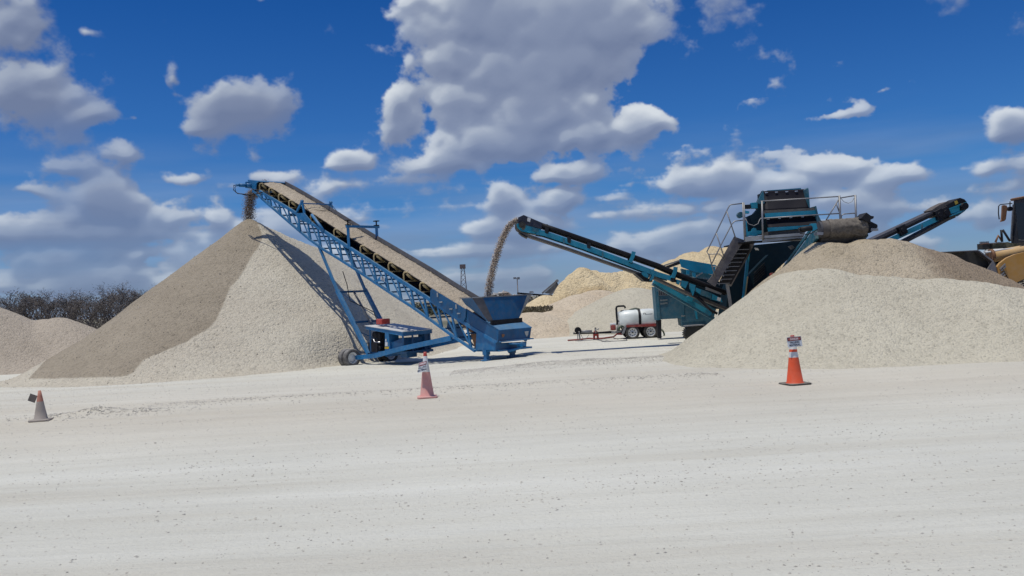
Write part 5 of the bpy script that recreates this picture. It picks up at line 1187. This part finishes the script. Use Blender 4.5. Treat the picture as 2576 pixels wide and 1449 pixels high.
# ------------------------------------------------------------------ bare trees beyond the pit
BARK, nt, b = new_mat('grey_bark'); b.inputs['Base Color'].default_value = (0.13, 0.115, 0.105, 1); b.inputs['Roughness'].default_value = 0.9
def leafmat(name, a, c):
    mt, nt, b = new_mat(name); oi = N(nt, 'ShaderNodeNewGeometry'); no = N(nt, 'ShaderNodeTexNoise', Scale=0.5, Detail=4.0); L(nt, oi.outputs['Position'], no.inputs['Vector'])
    r = ramp(nt, no.outputs[0], [(0.35, a), (0.65, c)]); L(nt, r.outputs[0], b.inputs['Base Color']); b.inputs['Roughness'].default_value = 0.9; return mt
TWIG = leafmat('grey_brown_twigs', (0.12, 0.105, 0.095), (0.19, 0.165, 0.145)); TWIGG = leafmat('dull_green_twigs', (0.055, 0.065, 0.04), (0.10, 0.10, 0.065))  # twig colours lightened to stand in for distance haze
def make_tree(name, h, seed, mat, kind='bare'):
    R_ = random.Random(seed); root = thing(name, (0, 0, 0), 'x', 'tree'); tr_ = MB(); cr = MB()
    tips = []
    def br_(p, d, l, r, lev):
        q = p+d*l; mid = (p+q)/2+Vector((R_.uniform(-1, 1), R_.uniform(-1, 1), 0))*l*0.06
        tr_.path([p, mid, q], [r, r*0.8, r*0.55], 5, caps=False)
        if lev >= 2: tips.append((p, q)); 
        if lev >= 3: return
        for i in range(4 if lev == 0 else 3):
            a = R_.uniform(0, 6.283); k = R_.uniform(0.35, 0.85)
            nd = (d+Vector((math.cos(a), math.sin(a), R_.uniform(-0.1, 0.5)))*k).normalized()
            st0 = p.lerp(q, R_.uniform(0.55, 1.0) if lev else R_.uniform(0.45, 1.0))
            br_(st0, nd, l*R_.uniform(0.5, 0.75), r*0.5, lev+1)
    br_(Vector((0, 0, -0.3)), Vector((R_.uniform(-.06, .06), R_.uniform(-.06, .06), 1)).normalized(), h*0.5, h*0.018, 0)
    for a, b2 in tips:
        for i in range(16):
            c_ = a.lerp(b2, R_.random())+Vector((R_.gauss(0, 1), R_.gauss(0, 1), R_.gauss(0, 0.8)))*h*0.045
            d_ = Vector((R_.gauss(0, 1), R_.gauss(0, 1), R_.uniform(0.1, 1.5))).normalized()*h*R_.uniform(0.02, 0.055); s_ = Vector((R_.gauss(0, 1), R_.gauss(0, 1), R_.gauss(0, 1))).normalized()*h*(0.006 if kind == 'bare' else 0.014)
            cr.add([c_-s_, c_+s_, c_+d_], [(0, 1, 2)])
    # understorey brush low round the trunk
    for i in range(260):
        c_ = Vector((R_.gauss(0, 1)*h*0.22, R_.gauss(0, 1)*h*0.15, R_.random()**1.3*h*0.55)); d_ = Vector((R_.gauss(0, 1), R_.gauss(0, 1), R_.uniform(0, 2))).normalized()*h*0.06; s_ = Vector((R_.gauss(0, 1), R_.gauss(0, 1), R_.gauss(0, 1))).normalized()*h*0.014
        cr.add([c_-s_, c_+s_, c_+d_], [(0, 1, 2)])
    tr_.build('trunk', BARK, root); cr.build('crown', mat, root)
    return root
protos = [make_tree('bare_tree', 10.0, 3, TWIG), make_tree('bare_tree', 9.6, 5, TWIG), make_tree('bare_tree', 10.6, 8, TWIG), make_tree('bare_tree', 9.2, 12, TWIG), make_tree('bare_tree', 9.8, 21, TWIGG, 'leafy')]
used = [False]*5; Rt = random.Random(4)
for row, (Y_, hs_) in enumerate(((118, 0.84), (123, 0.92), (128, 1.0), (134, 1.08), (141, 1.15))):
    x = -0.66*Y_-6
    while x < -26:
        i = Rt.choice((0, 1, 2, 3, 0, 2, 4) if row else (0, 1, 3, 4)); o = protos[i] if not used[i] else copy_tree(protos[i]); used[i] = True
        sc = hs_*Rt.uniform(0.88, 1.12); o.location = (x, Y_+Rt.uniform(-2, 2), -0.4); o.scale = (sc*0.8, sc*0.8, sc*0.62); o.rotation_euler = (0, 0, Rt.uniform(0, 6.28))
        o['group'] = 'bare trees beyond the gravel piles'
        o['label'] = 'grey brown bare tree in the dense line behind the left piles' if i < 4 else 'dull green leafy tree in the dense line behind the left piles'
        x += Rt.uniform(2.2, 3.6)
# far scrub belt closing the horizon
def scrub(name, x0, x1, y0, y1, n, h, mat, label, sz_=0.35, z0=-0.45):
    cr = MB(); Rs = random.Random(len(name)+n)
    for i in range(n):
        x = Rs.uniform(x0, x1); y = Rs.uniform(y0, y1); hh = h*(0.55+0.45*noise.noise(Vector((x*0.15, y*0.15, 0)))+0.2*Rs.random())
        c_ = Vector((x, y, z0+hh*Rs.random())); d_ = Vector((Rs.gauss(0, 1), Rs.gauss(0, 1), Rs.uniform(0, 2))).normalized()*sz_; s_ = Vector((Rs.gauss(0, 1), Rs.gauss(0, 1), Rs.gauss(0, 1))).normalized()*sz_*0.45
        cr.add([c_-s_, c_+s_, c_+d_], [(0, 1, 2)])
    tag(cr.build(name, mat), label, 'bushes', kind='stuff')
GRN = leafmat('green_scrub', (0.03, 0.06, 0.015), (0.07, 0.10, 0.03)); DRYG = leafmat('dry_scrub', (0.09, 0.085, 0.05), (0.15, 0.13, 0.09))
scrub('distant_scrub', -60, 190, 150, 175, 30000, 2.3, TWIGG, 'far belt of dull scrub along the horizon', 0.6)
scrub('green_scrub', 1.9, 5.8, 78, 84, 2500, 1.9, GRN, 'green weeds on the bank below the distant grey conveyor', 0.3)
q = P(1352, 786, 53); scrub('dry_grass', q.x-1.1, q.x+0.9, 51.8, 54.6, 1500, 0.5, DRYG, 'dry grass and weeds at the foot of the far gravel slope', 0.13, q.z)
# ------------------------------------------------------------------ distant structures over the hopper
TWY = 190
tw = thing('lattice_tower', P(1168, 780, TWY), 'thin rusty lattice tower rising beyond the stacker', 'tower'); mb = MB()
tb0 = P(1164, 674, TWY); bz = -0.45; w0 = 0.55; w1 = 1.5
cx = P(1168, 760, TWY).x
for a, b2 in ((-1, -1), (1, -1), (1, 1), (-1, 1)): mb.beam((tb0.x+a*w0*0.6, TWY+b2*w0*0.6, tb0.z), (cx+a*w1*0.6, TWY+b2*w1*0.6, bz), 0.08, 0.08)
nseg = 9
for i in range(nseg):
    k0 = i/nseg; k1_ = (i+1)/nseg
    for s_ in (-1, 1):
        for f_ in (-1, 1):
            p_ = Vector((tb0.x+(cx-tb0.x)*k0+s_*0.6*(w0+(w1-w0)*k0), TWY+f_*0.6*(w0+(w1-w0)*k0), tb0.z+(bz-tb0.z)*k0)); q_ = Vector((tb0.x+(cx-tb0.x)*k1_-s_*0.6*(w0+(w1-w0)*k1_), TWY+f_*0.6*(w0+(w1-w0)*k1_), tb0.z+(bz-tb0.z)*k1_))
            mb.beam(p_, q_, 0.045, 0.045)
mb.build('tower_lattice', LATT, tw); MB().box(tb0+Vector((0, 0, 0.3)), Vector((0.6, 0, 0)), Vector((0, 0.5, 0)), Vector((0, 0, 0.45))).build('tower_head', LATT, tw)
def pole(px, Y_, label, wl):
    q = P(px[0], px[1], Y_); r = thing('light_pole', (q.x, q.y, -0.45), label, 'pole')
    MB().tube((q.x, q.y, -0.45), q, 0.07, 8).build('pole_shaft', LATT, r)
    MB().beam(q-Vector((wl, 0, 0)), q+Vector((wl, 0, 0)), 0.1, 0.1).box(q-Vector((wl, 0, -0.1)), Vector((0.25, 0, 0)), Vector((0, 0.2, 0)), Vector((0, 0, 0.14))).box(q+Vector((wl*0.6, 0, 0.05)), Vector((0.2, 0, 0)), Vector((0, 0.2, 0)), Vector((0, 0, 0.18))).build('lamp_head', GREY, r)
pole((1301, 701), 140, 'thin flood light pole standing beyond the blue hopper', 0.35)
pole((2478, 612), 120, 'far pole with crossed heads beyond the loader bucket', 0.4)
DY = 88
dc = thing('distant_conveyor', P(*ZD(1600, 640), DY), 'low grey conveyor plant seen over the hopper rim', 'conveyor')
mb = MB()
for y0, y1 in ((582, 625), (600, 640)):
    bm_(mb, ZD, (1290, y0), (1850, y1), DY, DY, 1.6, 0.2)
mb.build('truss_beam', CONC, dc); mb = MB()
for i in range(16):
    x = 1300+i*36; y = 590+i*2.8; mb.box(P(*ZD(x, y), DY-0.2), Vector((0.13, 0, 0)), Vector((0, 0.2, 0)), Vector((0, 0, 0.07)))
mb.build('roller', DARK, dc); mb = MB()
for x in (1300, 1480, 1640, 1800): q = P(*ZD(x, 610), DY); mb.beam(q, Vector((q.x, q.y, -0.45)), 0.2, 0.2)
mb.build('trestle', CONC, dc)
pr(MB(), ZD, [(1485, 560), (1540, 558), (1560, 580), (1480, 585)], DY-0.3, 0.8).build('drive_box', CONC, dc)
dc2 = thing('distant_conveyor', P(*ZD(1750, 640), DY-3), 'steep twin rail grey conveyor leaning against the marl heap', 'conveyor')
mb = MB(); bm_(mb, ZD, (1690, 592), (1935, 385), DY-3, DY-3, 4.5, 0.3); mb.build('rail', CONC, dc2); mb = MB(); bm_(mb, ZD, (1815, 620), (1975, 480), DY-3, DY-3, 4.5, 0.3); mb.build('rail', CONC, dc2)
mb = MB(); pr(mb, ZD, [(1725, 590), (1935, 405), (1965, 470), (1820, 600)], DY-2.7, 0.2).build('conveyor_panel', paint('hazy_panel', (0.16, 0.17, 0.18), 0.6), dc2)
q = P(*ZD(1935, 388), DY-3); MB().tube(q-Vector((0, 0.4, 0)), q+Vector((0, 1.2, 0)), 0.14, 14).build('end_roller', CONC, dc2)
# heap of scrap
n = 420; q = P(*ZD(1040, 620), 80); xx = q.x+rng.normal(0, 1.6, n); hh = np.clip(1.2-np.abs(xx-q.x)*0.35, 0.3, 2)
top_ = P(*ZD(1060, 575), 80).z
z_ = top_-rng.random(n)**1.5*(top_+0.4)
stones('scrap_heap', xx, 80+rng.normal(0, 1, n), 0.14+0.22*rng.random(n), streammat('mixed_scrap', (0.10, 0.05, 0.03), (0.5, 0.5, 0.48)), 'heap of brown and white scrap behind the blue hopper', 0, z_-0.25*np.abs(xx-q.x), 0.8)
o = bpy.data.objects['scrap_heap']; o['category'] = 'scrap'
# ------------------------------------------------------------------ sun, sky and clouds
SUN = Vector((-0.24, -0.14, 1.0)).normalized()
sl = bpy.data.lights.new('sun', 'SUN'); so = bpy.data.objects.new('sun', sl); COL.objects.link(so)
sl.energy = 3.0; sl.angle = math.radians(0.5); sl.color = (1.0, 0.95, 0.85)
so.rotation_euler = SUN.to_track_quat('Z', 'Y').to_euler(); so.location = (0, 0, 60)
world = bpy.data.worlds.new('World'); scene.world = world; world.use_nodes = True
nt = world.node_tree; nt.nodes.clear()
out = N(nt, 'ShaderNodeOutputWorld'); bg = N(nt, 'ShaderNodeBackground'); L(nt, bg.outputs[0], out.inputs[0])
sky = N(nt, 'ShaderNodeTexSky'); sky.sky_type = 'NISHITA'; sky.sun_disc = False
sky.sun_elevation = math.asin(SUN.z); sky.sun_rotation = math.atan2(SUN.x, SUN.y); sky.ozone_density = 2.2; sky.dust_density = 0.3; sky.air_density = 1.0
tc = N(nt, 'ShaderNodeTexCoord'); sp = N(nt, 'ShaderNodeSeparateXYZ'); nv = N(nt, 'ShaderNodeVectorMath', operation='NORMALIZE')
L(nt, tc.outputs['Generated'], nv.inputs[0]); L(nt, nv.outputs[0], sp.inputs[0])
az = math_n(nt, 'ARCTAN2', sp.outputs[0], sp.outputs[1]); el = math_n(nt, 'ARCSINE', sp.outputs[2])
ae = N(nt, 'ShaderNodeCombineXYZ'); L(nt, az, ae.inputs[0]); L(nt, el, ae.inputs[1])
def azel(u, v):
    d = ray(u, v).normalized(); return math.atan2(d.x, d.y), math.asin(d.z)
# each cloud: where it stands in the sky (measured), half-width, half-height, weight
CL = [(1330, 40, 330, 150, 1.0), (1320, 190, 290, 110, 1.0), (1520, 90, 140, 110, .8), (1090, 20, 190, 55, .55), (1160, 150, 120, 90, .9),
 (1180, 250, 170, 90, .9), (1370, 285, 170, 90, 1.0), (1000, 295, 75, 85, 1.0), (1290, 350, 250, 65, .9), (1620, 320, 105, 50, .95), (1480, 345, 140, 50, .9),
 (1120, 395, 190, 55, .8), (880, 395, 90, 38, .85), (880, 445, 220, 50, .6),
 (30, 70, 150, 130, .9), (20, 230, 150, 130, .8), (190, 290, 130, 45, .45), (215, 75, 50, 28, .6), (200, 20, 60, 60, .35), (330, 310, 60, 22, .3),
 (590, 255, 140, 60, .85), (430, 180, 45, 60, .5), (530, 305, 90, 38, .8), (655, 8, 60, 24, .45), (440, 225, 90, 30, .25),
 (330, 405, 90, 42, .5), (470, 450, 120, 45, .6), (690, 440, 120, 36, .75), (300, 520, 85, 62, .95), (440, 560, 150, 55, .7), (540, 560, 70, 38, .85),
 (60, 490, 85, 30, .55), (20, 590, 55, 50, .6), (330, 640, 220, 42, .6), (120, 650, 160, 40, .5), (580, 470, 150, 50, .5),
 (1270, 500, 60, 45, .8), (1200, 560, 90, 40, .8), (1330, 560, 170, 50, .85), (1430, 430, 85, 36, .9), (1430, 500, 80, 55, .9), (1510, 545, 40, 16, .6), (1240, 620, 220, 50, .6), (1090, 660, 40, 18, .5),
 (1760, 460, 120, 46, 1.0), (1860, 445, 70, 46, 1.0), (1990, 480, 170, 40, .75), (2110, 430, 110, 55, .85), (2300, 440, 170, 60, .75), (2480, 420, 120, 45, .65), (2240, 520, 330, 60, .6), (2470, 540, 170, 70, .6), (1760, 580, 130, 40, .6), (1700, 640, 150, 40, .5), (2250, 620, 250, 50, .5),
 (2535, 300, 85, 52, .85), (2125, 275, 85, 22, .5), (1660, 222, 42, 18, .4), (2220, 230, 38, 18, .22), (2576, 150, 20, 10, .2)]
CL = CL[:-1]
# cloud cover computed here as a field over azimuth and elevation, shaded by the sun that stands overhead
AZ0, AZ1, EL0, EL1 = -0.80, 0.80, -0.04, 0.62
W_, H_ = 2560, 1056
AX, EY = np.meshgrid(np.linspace(AZ0, AZ1, W_), np.linspace(EL1, EL0, H_))     # row 0 = top
def fbm_g(x, y, o, g):
    s = 0; a = 1.0; t = 0
    for i in range(o): s = s+a*vnoise(x*2.03**i+17*i, y*2.03**i+5*i); t += a; a *= g
    return (s/t-0.5)*2.1
def F2(sx, sy, o, ox=0, oy=0): return fbm(AX*sx+ox+40, EY*sy+oy+40, o)
wx = AX+0.020*F2(9, 12, 4)+0.006*F2(40, 50, 3, 3, 8); wy = EY+0.014*F2(9, 12, 4, 31, 7)+0.005*F2(40, 50, 3, 13, 5)
Dn = np.full(AX.shape, -1.0)
for (u, v, rx, ry, w) in CL:
    a, e = azel(u, v)
    if e < 0.16 and w < 0.95 and u < 1150: w = w*0.90
    gr = 1.12 if (e > 0.13 and w >= 0.8 and abs(u-1300) < 460) else 1.0
    dx = (wx-a)/(rx/FPX*gr); dy = (wy-e)/(ry/FPX*gr)
    dy = np.where(dy < 0, dy*1.25, dy)                                          # flat bases
    q = np.sqrt(dx*dx+dy*dy)
    val = w*1.05-q*0.92*(0.45+0.55*w)-(1-w)*0.05
    k = 0.05; Dn = k*np.logaddexp(Dn/k, val/k)
Dn = np.minimum(Dn, 0.75)
low = np.interp(EY[:, 0], [0, 0.05, 0.12, 0.2], [0.85, 0.75, 0.40, 0.0])[:, None]
st3 = (F2(6, 58, 5, 9, 3)*1.3+0.42)*low*0.75-0.03*(low < 0.01)-0.02
k = 0.12; Dn = k*np.logaddexp(Dn/k, st3/k)
det = fbm_g(AX*11+45, EY*14+41, 8, 0.56)*nsm(-0.40, 0.05, Dn)+0.0
bil = 1-np.abs(fbm_g(AX*24+42, EY*30+46, 6, 0.55))*2.2                                         # rounded billows
body = np.clip(Dn, -1, 1)
Dn = Dn+0.66*det+0.15*(bil-0.6)*nsm(-0.3, 0.1, Dn)-0.09
def blur(a, n):
    for ax in (0, 1):
        c = np.cumsum(np.concatenate([np.repeat(a.take([0], ax), n, ax), a, np.repeat(a.take([-1], ax), n, ax)], ax), ax)
        a = (c.take(range(2*n, c.shape[ax]), ax)-c.take(range(0, c.shape[ax]-2*n), ax))/(2*n)
        a = a[:H_, :W_]
    return a
soft = np.clip(0.5+0.9*F2(4, 5, 3, 21, 4), 0, 1)                                # some rims torn and thin, others crisp
alpha = nsm(-0.02, 0.11+0.50*soft**1.3, Dn)
T = np.clip(Dn/0.5, 0, 1)
acc = np.zeros(W_); Lt = np.zeros(AX.shape)
for r in range(H_):
    acc = acc*0.978+T[r]*0.022; Lt[r] = acc
Lt = blur(Lt, 3)
def relief(a, n):
    g = np.zeros_like(a); g[n:] = a[n:]-a[:-n]; h = np.zeros_like(a); h[:, n:] = a[:, n:]-a[:, :-n]
    return g*1.0+h*0.5
D1 = blur(np.clip(Dn, -0.1, 1.3), 10); D2 = blur(np.clip(Dn, -0.1, 1.3), 2)
r1 = np.clip(relief(D1, 14)*1.5, -0.30, 0.42); r2 = np.clip(relief(D2, 3)*1.7, -0.18, 0.26)
veil = np.interp(EY[:, 0], [0, 0.05, 0.12, 0.19], [0.62, 0.55, 0.38, 0.0])[:, None]*np.clip(0.55+1.1*F2(4, 36, 6, 51, 23)+0.25*F2(14, 70, 4, 5, 9), 0, 1)
thick = nsm(0.25, 0.85, D1)
rim = nsm(0.0, 0.10, relief(D1, 12))*(1-nsm(0.15, 0.8, D1))
lowf = F2(3.2, 5, 3, 3, 4); lowf2 = F2(9, 13, 3, 13, 4)
lit = 0.22+0.30*(1-1.1*Lt)+r1*0.62*(1-0.72*thick)+r2*0.28*(1-0.8*thick)+0.24*rim+0.34*lowf+0.12*lowf2
alpha = alpha*np.interp(blur(np.clip(body, -0.5, 1), 14), [-0.1, 0.35], [0.60, 1.0])
lit = np.clip(lit+np.interp(AX, [-0.65, -0.38, -0.15], [-0.13, -0.10, 0.0])+0.05*nsm(-0.2, 0.0, AX), 0, 1)
cols = np.stack([np.interp(lit, [0, 0.3, 0.6, 0.95], c) for c in ([0.165, 0.235, 0.37, 0.70], [0.21, 0.285, 0.425, 0.745], [0.335, 0.41, 0.53, 0.79])], -1)
alpha = alpha*np.interp(EY[:, 0], [0, 0.05, 0.13, 0.22], [0.55, 0.66, 0.85, 0.97])[:, None]
vc = np.stack([np.full_like(AX, c) for c in (0.235, 0.315, 0.475)], -1)*(1+0.35*F2(8, 60, 4, 15, 19)[..., None])
ta = alpha+veil*(1-alpha)
cols = (cols*alpha[..., None]+vc*(veil*(1-alpha))[..., None])/np.maximum(ta, 1e-4)[..., None]; alpha = ta
px = np.concatenate([cols, alpha[..., None]], -1)[::-1].astype(np.float32)
img = bpy.data.images.new('cloud_cover', W_, H_, alpha=True, float_buffer=True); img.colorspace_settings.name = 'Non-Color'; img.alpha_mode = 'CHANNEL_PACKED'
img.pixels.foreach_set(px.ravel()); img.update(); img.pack()
uu = math_n(nt, 'DIVIDE', math_n(nt, 'SUBTRACT', az, AZ0), AZ1-AZ0); vv = math_n(nt, 'DIVIDE', math_n(nt, 'SUBTRACT', el, EL0), EL1-EL0)
uv = N(nt, 'ShaderNodeCombineXYZ'); L(nt, uu, uv.inputs[0]); L(nt, vv, uv.inputs[1])
it = nt.nodes.new('ShaderNodeTexImage'); it.image = img; it.extension = 'MIRROR'; it.interpolation = 'Cubic'; L(nt, uv.outputs[0], it.inputs[0])
elr = ramp(nt, el, [(0.0, (0.34, 0.48, 0.84)), (0.12, (0.16, 0.40, 0.76)), (0.34, (0.06, 0.29, 0.66)), (1.0, (0.06, 0.29, 0.66))])
skyc = mixc(nt, 1.0, sky.outputs[0], elr.outputs[0], 'MULTIPLY')
SKS = 0.11
cs = mixc(nt, 1.0, it.outputs['Color'], (1/SKS, 1/SKS, 1/SKS), 'MULTIPLY')
L(nt, mixc(nt, it.outputs['Alpha'], skyc, cs), bg.inputs[0])
bg.inputs[1].default_value = SKS
world.cycles.sampling_method = 'MANUAL'; world.cycles.sample_map_resolution = 512
vs = scene.view_settings; vs.view_transform = 'Standard'; vs.look = 'None'; vs.exposure = 0.0; vs.gamma = 1.0
scene.cycles.max_bounces = 6; scene.cycles.diffuse_bounces = 3
